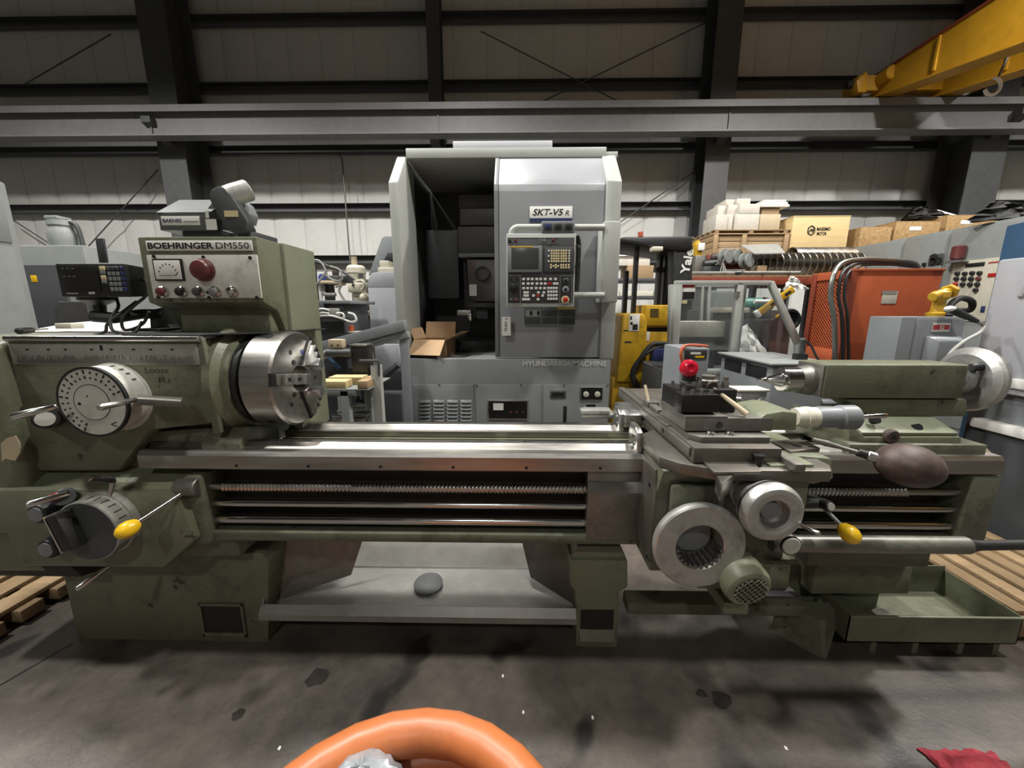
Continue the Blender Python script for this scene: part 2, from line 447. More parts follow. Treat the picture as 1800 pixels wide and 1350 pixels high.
RZ = z1
# wall rods
def rod(a, b_, lab, Y=WY-.28, r=.014):
    o = obj('brace_rod', MB().cyl(aY(*a, Y), aY(*b_, Y), r, n=8), 'steel_frame'); o['kind'] = 'structure'; o['label'] = lab
rod((845, 55), (1100, 185), 'thin brace rod falling to the right above the runway beam')
rod((1240, 40), (930, 190), 'thin brace rod rising to the right above the runway beam')
rod((40, 560), (278, 298), 'brace rod rising to the left steel column')
rod((1088, 392), (1245, 285), 'brace rod rising to the column behind the forklift')
rod((20, 385), (90, 430), 'brace rod falling behind the pump')
rod((40, 150), (195, 60), 'upper brace rod at the far left')
# conduit on the wall
cx = aY(603, 300, WY-.25).x
cb = obj('conduit', MB().tube([(cx-2.2, WY-.25, 5.18), (cx-.1, WY-.25, 5.18), (cx, WY-.25, 5.08), (cx, WY-.25, .4)], .018, 8), 'conduit')
tag(cb, 'thin metal conduit running down the white wall left of the grey machine', 'conduit')
# ================================================================ the engine lathe
LT = thing('engine_lathe', 'long green engine lathe with bare steel ways across the foreground', 'lathe', (0, 1.6, 0))
SX, SY, SZ = 0, 1.55, 1.17            # spindle axis height and depth
# ---- bed
way = [(1.33, .865), (1.33, .915), (1.342, .93), (1.375, .93), (1.40, .948), (1.43, .948), (1.455, .93), (1.48, .93), (1.48, .865)]
bed = obj('bed', MB().prism([(1.44, .60), (1.44, .87), (1.66, .87), (1.66, .60)], 'X', -1.45, 1.70, .006).box(-1.45, 1.335, .565, 1.70, 1.46, .602, .004), 'green_worn', LT)
obj('front_way', MB().prism(way, 'X', -1.42, 1.745), 'steel', bed)
obj('rear_way', MB().prism([(3.07-y, z) for y, z in way][::-1], 'X', -1.02, 1.72), 'steel', bed)
mb = MB().box(-1.02, 1.49, .86, 1.70, 1.50, .9).box(-1.02, 1.57, .86, 1.70, 1.58, .905)
for x in (-.6, -.1, .4, .95, 1.4): mb.box(x, 1.48, .86, x+.05, 1.6, .9, .004)
obj('bed_rib', mb, 'green_light', bed)
mb = MB()
for i in range(150): mb.box(-1.2+i*.0098, 1.375, .842, -1.2+i*.0098+.0052, 1.40, .862)
mb.box(-1.22, 1.38, .85, .3, 1.44, .866)
obj('gear_rack', mb, 'steel_oil', bed, kind='stuff')
obj('way_scraped_patch', B(-.98+1.0, 1.402, .9481, .43, 1.428, .951, .001), 'chrome', bed)
obj('way_scraped_patch', B(.02, 1.642, .9481, .43, 1.668, .951, .001), 'chrome', bed)
def leadscrew(x0, x1, y, z, r, pitch=.0145):
    n, per = 12, 5
    k = int((x1-x0)/pitch*per); rows = []
    for i in range(k+1):
        x = x0+(x1-x0)*i/k; row = []
        for j in range(n+1):
            a = 2*math.pi*j/n; ph = (x/pitch-j/n) % 1
            d = 0 if ph < .45 else .0045
            row.append((x, y+math.cos(a)*(r-d), z+math.sin(a)*(r-d)))
        rows.append(row)
    return MB().grid(rows)
LY = 1.365
obj('lead_screw', leadscrew(-1.14, 1.45, LY, .778, .0195), 'alu', bed)
obj('lead_screw_shaft', MB().cyl((-1.30, LY, .778), (-1.14, LY, .778), .0145), 'steel', bed)
obj('lead_screw_shaft', MB().cyl((1.45, LY, .778), (1.66, LY, .778), .0135), 'steel', bed)
obj('feed_rod', MB().cyl((-1.28, LY, .708), (1.66, LY, .708), .0135), 'chrome', bed)
obj('control_rod', MB().cyl((-1.28, LY, .64), (1.66, LY, .64), .0165), 'chrome', bed)
obj('rod_bracket', MB().prism([(1.33, .565), (1.33, .86), (1.46, .86), (1.46, .565)], 'X', 1.645, 1.75, .01), 'green_worn', bed)
for i in range(9): obj('bolt_hole', MB().cyl((-1.05+i*.27, 1.328, .878), (-1.05+i*.27, 1.332, .878), .006, n=8), 'ink', bed)
# ---- legs and chip pan
leg = obj('headstock_leg', MB().prism(PXZ([(104, 985), (137, 1128), (472, 1132), (472, 985), (460, 972), (330, 972), (330, 960), (104, 960)], 1.44), 'Y', 1.44, 1.95, .008), 'green', LT)
obj('recess', PB(357, 1067, 425, 1114, 1.4385, .004, .0), 'grime_shade', leg)
x0, x1, za, zb = RC(352, 1062, 430, 1120, 1.432)
obj('recess_frame', MB().box(x0, 1.430, za, x0+.012, 1.44, zb, .003).box(x1-.012, 1.430, za, x1, 1.44, zb, .003).box(x0, 1.430, zb-.012, x1, 1.44, zb, .003).box(x0, 1.430, za, x1, 1.44, za+.02, .003), 'green_worn', leg)
obj('upper_foot', B(-1.45, 1.37, .47, -1.12, 1.6, .60, .008), 'green_worn', leg)
ml = obj('middle_leg', MB().prism(PXZ([(1002, 985), (1002, 1030), (1012, 1042), (1012, 1138), (1086, 1140), (1088, 1042), (1104, 1034), (1104, 985)], 1.435), 'Y', 1.435, 1.85, .01)
   .prism(PXZ([(1004, 988), (1015, 960), (1090, 960), (1102, 988)], 1.45), 'Y', 1.45, 1.82, .006), 'green_light', LT)
x0, x1, za, zb = RC(1020, 1072, 1078, 1122, 1.434)
obj('recess', B(x0, 1.4325, za+.03, x1, 1.436, zb), 'grime_shade', ml)
obj('recess_sill', MB().prism([(1.405, za), (1.405, za+.012), (1.436, za+.05), (1.436, za)], 'X', x0-.004, x1+.004), 'green', ml)
# pan
pan = obj('chip_pan', MB().prism([(1.395, .150), (1.395, .178), (1.42, .208), (1.43, .202), (1.41, .175), (1.41, .158), (1.75, .142), (2.12, .60), (2.13, .595), (1.76, .13), (1.41, .142)], 'X', -1.10, .245), 'pan', LT)
obj('pan_back_sheet', MB().prism([(1.755, .149), (2.118, .606), (2.124, .604), (1.757, .145)], 'X', -.98, .20), 'pan_light', pan)
for s_, xa, xb in ((-1, -1.10, -.80), (1, .245, .06)):
    obj('pan_wing', MB().loft([(xa, 1.50, .16), (xb, 1.62, .20), (xb-.12*s_, 1.80, .62), (xa, 1.60, .60)], [(xa, 1.506, .16), (xb, 1.626, .20), (xb-.12*s_, 1.806, .62), (xa, 1.606, .60)]), 'steel_dark', pan)
obj('pan_end_plate', MB().loft([(-1.105, 1.40, .15), (-1.105, 1.75, .14), (-1.105, 2.12, .6), (-1.105, 1.9, .6), (-1.105, 1.45, .24)], [(-1.097, 1.40, .15), (-1.097, 1.75, .14), (-1.097, 2.12, .6), (-1.097, 1.9, .6), (-1.097, 1.45, .24)]), 'pan', pan)
c = aZ(753, 1024, .17)
obj('drain_cover', MB().rev((c.x, c.y, .15), (0, -.1, 1), [(0, .055), (.012, .066), (.018, .068), (.022, .06), (.020, 0)], 28), 'grey_dark2', pan)
# stretcher under the carriage, tail leg and the tail tray
obj('pan_rail', MB().prism([(1.44, .165), (1.44, .215), (1.50, .235), (1.52, .215), (1.52, .165)], 'X', .47, 1.22, .004), 'green_worn', LT)
tl = obj('tail_leg', MB().prism(PXZ([(1432, 1005), (1440, 992), (1606, 994), (1598, 1045), (1425, 1045)], 1.52), 'Y', 1.52, 1.95, .008).box(1.22, 1.6, .0, 1.68, 1.92, .3), 'green', LT)
obj('bed_end', B(1.2, 1.45, .40, 1.70, 1.66, .61, .005), 'green_worn', tl)
f0 = aZ(1432, 1142, 0)
obj('foot_gusset', MB().loft([(f0.x-.13, 1.52, .17), (f0.x+.16, 1.52, .17), (f0.x+.16, 1.54, 0), (f0.x-.13, 1.54, 0)], [(f0.x-.0, 1.44, .15), (f0.x+.02, 1.44, .15), (f0.x+.02, 1.40, 0), (f0.x, 1.40, 0)]), 'green_worn', tl)
# open tray at the tail end
ty0, ty1, tz0, tz1 = 1.26, 1.60, .072, .20
a = aZ(1495, 1082, tz1); xA = a.x; xB = aZ(1790, 1080, tz1).x
ty0 = a.y
tr = obj('tail_tray', MB().box(xA, ty0, tz0, xB, ty0+.004, tz1).box(xA, ty0+.30, tz0, xB, ty0+.304, tz1+.02).box(xA, ty0, tz0, xA+.004, ty0+.30, tz1).box(xB-.004, ty0, tz0, xB, ty0+.30, tz1).box(xA, ty0, tz0, xB, ty0+.30, tz0+.004)
    .box(xA+.004, ty0+.004, tz1-.035, xA+.1, ty0+.3, tz1-.03), 'green', LT)
obj('tray_lip', MB().box(xA, ty0-.006, tz1-.006, xB, ty0+.004, tz1+.002, .002), 'green_light', tr)
for t in (.2, .45, .72, .93): obj('tray_foot', B(xA+(xB-xA)*t-.012, ty0+.02, 0, xA+(xB-xA)*t+.012, ty0+.28, tz0), 'green_worn', tr)
# ---- headstock
hs = obj('headstock', MB().prism(PXZ([(8, 597), (349, 597), (372, 745), (262, 757), (232, 797), (207, 829), (62, 829), (40, 740)], 1.35), 'Y', 1.35, 1.92, .012)
    .box(-1.95, 1.40, .60, -1.30, 1.9, .95, .01).box(-1.32, 1.44, .86, -1.09, 1.88, 1.30, .02), 'green', LT)
obj('end_guard', MB().prism([(1.30, .44), (1.30, 1.33), (1.36, 1.345), (1.9, 1.345), (1.9, .5), (1.75, .42), (1.4, .40)], 'X', -2.25, -1.835, .03, 3), 'green', LT)
obj('bare_patch', MB().prism(PXZ([(2, 780), (12, 770), (26, 766), (34, 778), (36, 795), (27, 810), (10, 806), (4, 812)], 1.298), 'Y', 1.297, 1.3015), 'tan', bpy.data.objects['end_guard'])
# nose casting round the spindle
obj('spindle_nose', MB().rev((-1.14, SY, SZ), (1, 0, 0), [(0, .215), (.03, .215), (.05, .195), (.075, .192)], 40), 'green', hs)
obj('spindle_flange', MB().rev((-1.07, SY, SZ), (1, 0, 0), [(0, .182), (.03, .182), (.035, .165), (.05, .165)], 40), 'black_paint', hs)
obj('nose_block', MB().prism([(1.36, .87), (1.36, .955), (1.42, 1.0), (1.5, .98), (1.6, .94), (1.6, .87)], 'X', -1.20, -1.05, .006), 'green_worn', hs)
# top plate, edge strip and scale plate
TZ = aY(180, 597, 1.345).z
obj('top_plate', B(-1.835, 1.345, TZ, -1.135, 1.90, TZ+.012, .004), 'pan', hs)
obj('edge_strip', MB().cyl((-1.83, 1.347, TZ+.003), (-1.13, 1.347, TZ+.003), .011, n=12), 'chrome', hs)
obj('rubber_mat', MB().prism([(-1.42, 1.36), (-1.14, 1.36), (-.98, 1.50), (-.90, 1.80), (-1.42, 1.80)], 'Z', TZ+.012, TZ+.018, .002), 'rubber', hs)
x0, x1, za, zb = RC(19, 605, 350, 641, 1.345)
sp = obj('scale_plate', B(x0, 1.344, za, x1-.006, 1.352, zb, .001), 'scale_plate', hs)
mb = MB(); random.seed(3)
for i in range(150):
    xx = x0+.02+(x1-x0-.04)*i/149; hgt = random.choice((.02, .028, .034))
    mb.box(xx-.0004, 1.3432, za+.003, xx+.0004, 1.3442, za+hgt)
obj('scale_mark', mb, 'grey_dark', sp, kind='stuff')
mb = MB()
for px in (45, 82, 112, 158, 193, 232, 262, 300): pbox(mb, px, 613, px+5, 616, 1.3432, .001, 0)
pbox(mb, 175, 607, 180, 616, 1.3432, .001, 0)
obj('scale_number', mb, 'ink', sp, kind='stuff')
obj('corner_strip', MB().prism(PXZ([(344, 597), (358, 594), (391, 760), (378, 762)], 1.36), 'Y', 1.352, 1.37, .003), 'green_worn', hs)
text('Loose', hs, 'grime_shade', (aY(256, 655, 1.349).x, 1.349, aY(256, 656, 1.349).z), .085, .022, bold=-.01, name='handwriting')
text('Ri', hs, 'grime_shade', (aY(280, 672, 1.349).x, 1.349, aY(280, 673, 1.349).z), .04, .02, bold=-.01, name='handwriting')
# speed drum
c = aY(163, 707, 1.262); dr = .122
drum = obj('speed_drum', MB().rev((c.x, 1.362, c.z), (0, -1, 0), [(0, dr+.004), (.02, dr+.004), (.021, dr-.001), (.098, dr-.001), (.1, dr-.004)], 44), 'white_dial', hs)
obj('drum_rim', MB().rev((c.x, 1.271, c.z), (0, -1, 0), [(0, dr+.002), (.011, dr+.002), (.011, dr-.006), (.006, dr-.008), (.006, 0)], 44), 'black_paint', drum)
obj('drum_face', MB().rev((c.x, 1.268, c.z), (0, -1, 0), [(0, dr-.005), (.0075, dr-.006), (.0075, .062), (.0085, .0615), (.0085, 0)], 44), 'white_dial', drum)
mb = MB()
mb.rev((c.x, 1.2604, c.z), (0, -1, 0), [(0, .0635), (.0012, .0635), (.0012, .0615), (0, .0615)], 40, caps=False)
for i in range(19):
    a = math.radians(20+i*12.5)
    for r_, h_ in ((.082, .010), (.100, .013)):
        mb.M = Matrix.Translation((c.x, 1.2595, c.z)) @ Matrix.Rotation(-a+math.pi/2, 4, 'Y')
        mb.box(-.003, 0, r_, .003, .0015, r_+h_*(.6 if i % 3 else 1)); mb.M = None
mb.cyl((c.x-.012, 1.2598, c.z+.022), (c.x-.012, 1.259, c.z+.022), .003, n=8)
mb.cyl((c.x-.045, 1.2598, c.z-.005), (c.x-.045, 1.259, c.z-.005), .006, n=10)
obj('dial_mark', mb, 'ink', drum, kind='stuff')
text('<', drum, 'ink', (c.x+.052, 1.2595, c.z-.088), .02, .02)
mb = MB()
for i, a in enumerate((35, 48, 60, 75)):
    A = math.radians(a)
    mb.M = Matrix.Translation((c.x, 1.325, c.z)) @ Matrix.Rotation(math.pi/2-A, 4, 'Y')
    mb.box(-.003, -.012, dr-.001, .003, .002, dr+.0006); mb.M = None
obj('drum_number', mb, 'grey_dark', drum, kind='stuff')
def handle(name, p0, p1, r0, r1, m, par, ball=0):
    p0 = Vector(p0); p1 = Vector(p1); L = (p1-p0).length
    return obj(name, MB().rev(p0, p1-p0, [(0, r0*.7), (L*.05, r0), (L*.55, (r0+r1)*.52), (L*.93, r1), (L*.99, r1*.8), (L, 0)], 16), m, par)
# drum levers
handle('drum_lever', aY(240, 702, 1.22), aY(172, 717, 1.12), .008, .011, 'chrome', drum)
obj('drum_arm', MB().loft([aY(236, 700, 1.25), aY(318, 705, 1.25), aY(318, 716, 1.25), aY(236, 712, 1.25)], [aY(242, 694, 1.31), aY(322, 698, 1.31), aY(322, 709, 1.31), aY(242, 706, 1.31)], .003), 'steel_dark', drum)
hb = obj('shift_hub', MB().cyl(aY(92, 735, 1.36), aY(82, 735, 1.24), .036, n=24, b=.004), 'black_paint', hs)
handle('shift_lever', aY(100, 714, 1.22), aY(20, 733, 1.16), .010, .012, 'chrome', hb)
obj('hub_cap', MB().cyl(aY(80, 737, 1.239), aY(79, 737, 1.232), .024, n=24), 'white_dial', hb)
# small block under the chuck, black V cover
obj('way_cover', MB().prism(PXZ([(232, 797), (262, 760), (372, 752), (395, 787), (250, 790)], 1.40), 'Y', 1.40, 1.44, .003), 'green_worn', hs)
# ---- chuck
CX0, CX1, CR = -1.025, -.905, .192
ck = obj('chuck', MB().rev((CX0, SY, SZ), (1, 0, 0), [(0, .165), (0.0, CR-.006), (.006, CR), (CX1-CX0-.008, CR), (CX1-CX0, CR-.008), (CX1-CX0, .09), (CX1-CX0-.002, .088), (CX1-CX0-.002, .052), (CX1-CX0-.07, .05), (CX1-CX0-.07, 0)], 64), 'steel', LT)
for i, ang in enumerate((52, 172, 292)):
    A = math.radians(ang)                       # angle in the YZ plane measured from +Y
    R = Matrix.Translation((CX1, SY, SZ)) @ Matrix.Rotation(A, 4, 'X')
    mb = MB(R)
    mb.box(-.05, .055, -.024, .006, CR-.002, .024)
    obj('jaw_slot', mb, 'ink', ck)
    mb = MB(R)
    mb.box(-.002, .046, -.021, .018, .172, .021, .002)
    mb2 = MB(R)
    # stepped top jaw
    pts = [(.018, .050), (.075, .050), (.075, .085), (.056, .085), (.056, .115), (.038, .115), (.038, .150), (.018, .150)]
    lo = [(x, y, -.020) for x, y in pts]; hi = [(x, y, .020) for x, y in pts]
    mb2.loft(lo, hi, .0015)
    j = obj('jaw', mb, 'steel', ck)
    obj('jaw_step', mb2, 'alu', j)
    mb = MB(R)
    for yy in (.10, .135): obj('jaw_bolt', MB(R).cyl((.036, yy, 0), (.0575 if yy < .115 else .0395, yy, 0), .008, n=14), 'black', j)
mb = MB()
for ang in (112, 232, 352):
    A = math.radians(ang)
    mb = MB(); mb.cyl((-.965, SY+math.cos(A)*(CR-.01), SZ+math.sin(A)*(CR-.01)), (-.965, SY+math.cos(A)*(CR+.0015), SZ+math.sin(A)*(CR+.0015)), .016, n=18); obj('key_socket', mb, 'ink', ck)
    for rr in (.075, .12):
        mb = MB(); mb.cyl((CX1-.01, SY+math.cos(A)*rr, SZ+math.sin(A)*rr), (CX1+.0012, SY+math.cos(A)*rr, SZ+math.sin(A)*rr), .010, n=14); obj('face_hole', mb, 'ink', ck)
obj('maker_badge', MB().cyl((CX1-.002, SY+.035, SZ+.105), (CX1+.001, SY+.035, SZ+.105), .011, n=16), 'blue', ck)
# ---- control pillar with instrument box
bx0, bx1 = aY(250, 470, 1.48).x, aY(455, 470, 1.48).x
zt = aY(340, 416, 1.48).z; zl = aY(360, 532, 1.48).z
cp = obj('control_pillar', MB().prism([(1.48, zl), (1.48, zt), (1.82, zt), (1.82, 1.0), (1.62, 1.0), (1.60, zl-.11), (1.56, zl-.03)], 'X', bx0, bx1+.004, .006), 'green', LT)
obj('pillar_base', MB().box(bx0+.06, 1.54, TZ+.01, bx1-.02, 1.80, zl-.02, .008), 'green', cp)
obj('pillar_side_cabinet', B(bx1-.02, 1.62, .9, bx1+.02, 1.86, zt-.0, .006), 'green_light', cp)
fx0, fx1, fz0, fz1 = RC(264, 448, 456, 524, 1.476)
fp = obj('instrument_plate', B(fx0, 1.474, fz0, fx1, 1.482, fz1, .002), 'white_plate', cp)
x0, x1, za, zb = RC(257, 423, 443, 441, 1.476)
np_ = obj('name_plate', B(x0, 1.474, za, x1, 1.482, zb, .002), 'white', cp)
w = x1-x0
text('BOEHRINGER', np_, 'ink', (x0+w*.02, 1.4735, za+.007), w*.62, (zb-za)-.014, bold=.03)
text('DM550', np_, 'ink', (x0+w*.665, 1.4735, za+.007), w*.31, (zb-za)-.014, bold=0)
# meter
x0, x1, za, zb = RC(272, 455, 323, 494, 1.472)
mt = obj('ammeter', B(x0, 1.466, za, x1, 1.476, zb, .002), 'black', fp)
obj('meter_face', B(x0+.006, 1.4645, za+.006, x1-.006, 1.468, zb-.006, .001), 'white', mt)
mb = MB().box(x0+.022, 1.4635, za+.019, x1-.022, 1.465, za+.0205)
for i in range(7):
    A = math.radians(160-i*22); cxx = (x0+x1)/2
    mb.box(cxx+math.cos(A)*.035-.002, 1.4635, za+.02+math.sin(A)*.04-.002, cxx+math.cos(A)*.035+.002, 1.465, za+.02+math.sin(A)*.04+.003)
mb.loft([(x1-.030, 1.4635, za+.019), (x1-.028, 1.4635, za+.018), (x1-.014, 1.4635, za+.032), (x1-.016, 1.4635, za+.033)], [(x1-.030, 1.465, za+.019), (x1-.028, 1.465, za+.018), (x1-.014, 1.465, za+.032), (x1-.016, 1.465, za+.033)])
obj('meter_scale', mb, 'ink', mt, kind='stuff')
# red stop mushroom
c = aY(360, 475, 1.476)
eb = obj('stop_button_collar', MB().rev((c.x, 1.476, c.z), (0, -1, 0), [(0, .042), (.008, .042), (.012, .036), (.014, .03)], 30), 'maroon', fp)
obj('stop_button', MB().rev((c.x, 1.464, c.z), (0, -1, 0), [(0, .03), (.004, .035), (.014, .036), (.02, .032), (.024, .02), (.025, 0)], 30), 'maroon', eb)
for px, py, m in ((288, 513, 'maroon'), (321, 513, 'ink'), (351, 513, 'grey_dark'), (380, 513, 'grey_paint'), (410, 513, 'chrome')):
    c = aY(px, py, 1.474)
    bz = obj('button_bezel', MB().rev((c.x, 1.476, c.z), (0, -1, 0), [(0, .0205), (.012, .0205), (.016, .017)], 22), 'chrome', fp)
    obj('button', MB().rev((c.x, 1.461, c.z), (0, -1, 0), [(0, .0155), (.008, .0145), (.01, .011), (.0105, 0)], 22), m, bz)
mb = MB()
for px, py in ((271, 451), (358, 452), (440, 453), (279, 522), (368, 523), (366, 514), (452, 523)):
    c = aY(px, py, 1.474); obj('plate_screw', MB().cyl((c.x, 1.475, c.z), (c.x, 1.470, c.z), .006, n=10), 'ink', fp)
# ---- feed gearbox
fb = obj('feed_gearbox', MB().prism(PXZ([(-30, 862), (302, 858), (318, 880), (342, 952), (288, 999), (38, 997), (12, 940), (-40, 940)], 1.28), 'Y', 1.28, 1.50, .012)
    .prism([(1.29, .78), (1.44, .865), (1.5, .865), (1.5, .78)], 'X', -1.95, -1.23, .006), 'green', LT)
obj('gearbox_end', MB().box(-1.25, 1.31, .56, -1.185, 1.44, .84, .015), 'green_worn', fb)
obj('lower_guard', MB().prism([(1.30, .47), (1.33, .40), (1.45, .36), (1.7, .36), (1.7, .5)], 'X', -2.2, -1.74, .01), 'grime_shade', fb)
c = aY(152, 935, 1.20); r_ = .112
fd = obj('feed_drum', MB().rev((c.x, 1.285, c.z), (0, -1, 0), [(0, r_+.006), (.03, r_+.006), (.031, r_), (.083, r_), (.085, r_-.003)], 44), 'scale_plate', fb)
obj('drum_face', MB().rev((c.x, 1.202, c.z), (0, -1, 0), [(0, r_-.003), (.004, r_-.004), (.004, 0)], 44), 'grey_dark', fd)
Rm = Matrix.Translation((c.x-.035, 1.198, c.z+.028)) @ Matrix.Rotation(math.radians(-14), 4, 'Y')
obj('drum_grip', MB(Rm).box(-.018, -.05, -.072, .022, .002, .062, .005), 'black_paint', fd)
obj('grip_edge', MB(Rm).box(-.024, -.052, -.074, -.018, .002, .064, .002), 'chrome', fd)
mb = MB()
for i in range(26):
    A = math.radians(i*13.8)
    mb.M = Matrix.Translation((c.x, 1.24, c.z)) @ Matrix.Rotation(A, 4, 'Y')
    mb.box(-.002, -.022, r_-.001, .002, .005, r_+.0006); mb.M = None
obj('drum_graduation', mb, 'ink', fd, kind='stuff')
for px, py in ((63, 905), (80, 967)):
    c2 = aY(px, py, 1.22)
    k = obj('selector_knob', MB().rev((c2.x, 1.285, c2.z), (0, -1, 0), [(0, .04), (.055, .038), (.062, .034), (.064, .030), (.058, .028), (.058, 0)], 28), 'black_paint', fb)
    obj('knob_cap', MB().cyl((c2.x, 1.228, c2.z), (c2.x, 1.218, c2.z), .027, n=24), 'grey_paint', k)
l1 = handle('red_lever', aY(122, 866, 1.25), aY(45, 888, 1.17), .012, .012, 'chrome', fb)
obj('red_band', MB().cyl(aY(104, 871, 1.2315), aY(84, 877, 1.2115), .0135, n=16), 'red_paint', l1)
obj('lever_hub', MB().cyl(aY(118, 872, 1.285), aY(112, 874, 1.24), .03, n=20, b=.003), 'grey_dark', fb)
tl_ = obj('top_lever', MB().tube(smooth_path([aY(192, 872, 1.24), aY(197, 852, 1.24), aY(198, 843, 1.235), aY(178, 840, 1.20)]), .0075, 10), 'chrome', fb)
handle('lever_grip', aY(202, 846, 1.235), aY(157, 840, 1.17), .008, .011, 'black', tl_)
obj('lever_tip', MB().cyl(aY(159, 840, 1.172), aY(154, 839.5, 1.165), .0105, n=14), 'chrome', tl_)
lo = handle('lower_lever', aY(192, 995, 1.25), aY(132, 1036, 1.17), .008, .0125, 'chrome', fb)
# start lever with yellow knob
c = aY(305, 868, 1.26)
sh = obj('start_lever_hub', MB().cyl((c.x-.03, 1.315, c.z), (c.x+.05, 1.315, c.z), .034, n=24, b=.003), 'steel_dark', fb)
k1 = aY(228, 928, 1.16)
obj('start_lever', MB().cyl((c.x+.01, 1.30, c.z-.01), k1, .0065, n=12), 'chrome', sh)
d = (k1-Vector((c.x+.01, 1.30, c.z-.01))).normalized()
obj('yellow_knob', MB().rev(k1-d*.028, d, [(0, .010), (.006, .018), (.022, .0265), (.04, .028), (.056, .022), (.066, .012), (.069, 0)], 24), 'yellow_knob', sh)
# ---- carriage -------------------------------------------------
def ZP(pts, Z): return [(aZ(a, b, Z).x, aZ(a, b, Z).y) for a, b in pts]
obj('bed_face', B(-1.2, 1.425, .605, 1.64, 1.445, .862), 'grime_shade', bed)  # near-black colour holds both oil grime and the shade behind the rods
cg = obj('carriage_saddle', MB().prism([(.455, 1.40), (.455, 1.18), (.50, 1.125), (.60, 1.075), (.92, 1.075), (.95, 1.12), (.95, 1.42), (.86, 1.45), (.86, 1.62), (.92, 1.66), (.92, 1.80), (.47, 1.80), (.455, 1.74), (.455, 1.66), (.54, 1.60), (.54, 1.47)], 'Z', .949, .984, .003), 'steel_oil', LT)
ap = obj('apron', MB().prism([(1.21, .545), (1.21, .82), (1.15, .948), (1.42, .948), (1.42, .545)], 'X', .46, .92, .008), 'green_worn', LT)
obj('apron_side_panel', B(.452, 1.20, .60, .461, 1.39, .93, .002), 'steel_oil', ap)
obj('apron_sump', B(.62, 1.18, .50, .93, 1.40, .60, .008), 'green', ap)
obj('drip_edge', B(.78, 1.15, .492, .95, 1.42, .502, .002), 'black_paint', ap)
for z, y in ((.86, 1.24), (.60, 1.22), (.86, 1.35)):
    obj('bolt_head', MB().cyl((.449, y, z), (.455, y, z), .009, n=10), 'ink', ap)
# leadscrew cover plate left of the apron
x0, x1, za, zb = RC(1033, 826, 1130, 949, 1.325)
cvp = obj('screw_guard', MB().prism([(1.325, za), (1.325, za+.19), (1.345, za+.225), (1.35, zb), (1.40, zb), (1.40, za)], 'X', x0, .455, .002), 'steel_dark', ap)
obj('guard_highlight', MB().prism([(1.322, za+.192), (1.342, za+.228), (1.345, za+.226), (1.326, za+.19)], 'X', x0, .455), 'chrome', cvp)  # bright strip puts the highlight of the sloped step into the colour
# wipers on the ways
for yy in (1.405, 1.66):
    wp = obj('way_wiper', MB().prism([(yy-.055, .93), (yy-.05, 1.005), (yy-.02, 1.02), (yy+.05, 1.02), (yy+.06, .93)], 'X', .435, .456, .003), 'alu', cg)
    for z in (.955, .985):
        obj('wiper_screw', MB().cyl((.428, yy-.02, z), (.436, yy-.02, z), .0085, n=12), 'chrome', wp)
obj('rear_wing_cap', MB().prism([(1.60, .95), (1.60, 1.005), (1.64, 1.02), (1.78, 1.02), (1.8, .95)], 'X', .456, .53, .004), 'alu', cg)
# steady plate lying behind the rear way
a = aZ(1020, 724, .95)
obj('rear_plate', MB().prism([(a.x, 1.80), (a.x+.03, 1.95), (.47, 1.95), (.47, 1.80)], 'Z', .93, .95, .002).box(.30, 1.79, .95, .44, 1.85, .975, .008), 'cast_alu', cg)
# cross slide
cs = obj('cross_slide', MB().box(.535, 1.12, .988, .80, 2.02, 1.036, .003).box(.575, 1.12, .984, .78, 2.0, .99), 'steel_oil', LT)
obj('slide_strip', B(.532, 1.34, 1.036, .562, 2.02, 1.041, .001), 'steel', cs)
obj('slide_groove', B(.562, 1.34, 1.0362, .570, 2.02, 1.038), 'ink', cs)
obj('slide_face', B(.529, 1.14, 1.0, .5355, 2.0, 1.03, .001), 'steel_dark', cs)
obj('gib_strip', B(.80, 1.06, .986, .832, 1.6, 1.010, .002), 'steel_dark', cs)
obj('slot_bolt', MB().cyl((.526, 1.36, 1.015), (.53, 1.36, 1.015), .009, n=12), 'ink', cs)
fpz = .99
obj('cover_plate', MB().prism(ZP([(1230, 806), (1322, 806), (1338, 830), (1255, 831)], fpz), 'Z', fpz-.006, fpz+.002, .001), 'steel_oil', cs)
obj('clamp_block', MB().prism(ZP([(1258, 838), (1276, 830), (1290, 838), (1268, 856)], .975), 'Z', .93, .982, .003), 'steel', cg)
# right wing of the saddle
rw = obj('saddle_wing', MB().prism(PXZ([(1354, 818), (1432, 816), (1424, 846), (1350, 846)], 1.10), 'Y', 1.10, 1.30, .004), 'green_light', LT)
obj('wing_bolt', MB().cyl(aY(1380, 833, 1.102), aY(1380, 833, 1.092), .017, n=20, b=.003), 'brown_ball', rw)
obj('wing_front', MB().prism(PXZ([(1362, 846), (1424, 846), (1415, 905), (1370, 900)], 1.12), 'Y', 1.12, 1.30, .006), 'green_light', rw)
obj('wing_box', MB().prism(PXZ([(1398, 800), (1462, 806), (1466, 842), (1430, 852), (1398, 846)], 1.17), 'Y', 1.17, 1.42, .006), 'green_light', rw)
bp_ = obj('wing_top_plate', MB().prism(ZP([(1352, 776), (1405, 770), (1442, 787), (1390, 794)], 1.0), 'Z', .984, 1.0, .002), 'steel_oil', rw)
c = aZ(1401, 783, 1.001)
obj('plate_hole', MB().cyl((c.x, c.y, .998), (c.x, c.y, 1.0015), .014, n=16), 'ink', bp_)
c = aZ(1333, 810, 1.0)
obj('stop_screw', MB().cyl((c.x, c.y, .985), (c.x, c.y, 1.012), .012, n=6).cyl((c.x, c.y, 1.012), (c.x, c.y, 1.02), .016, n=16), 'black_paint', cg)
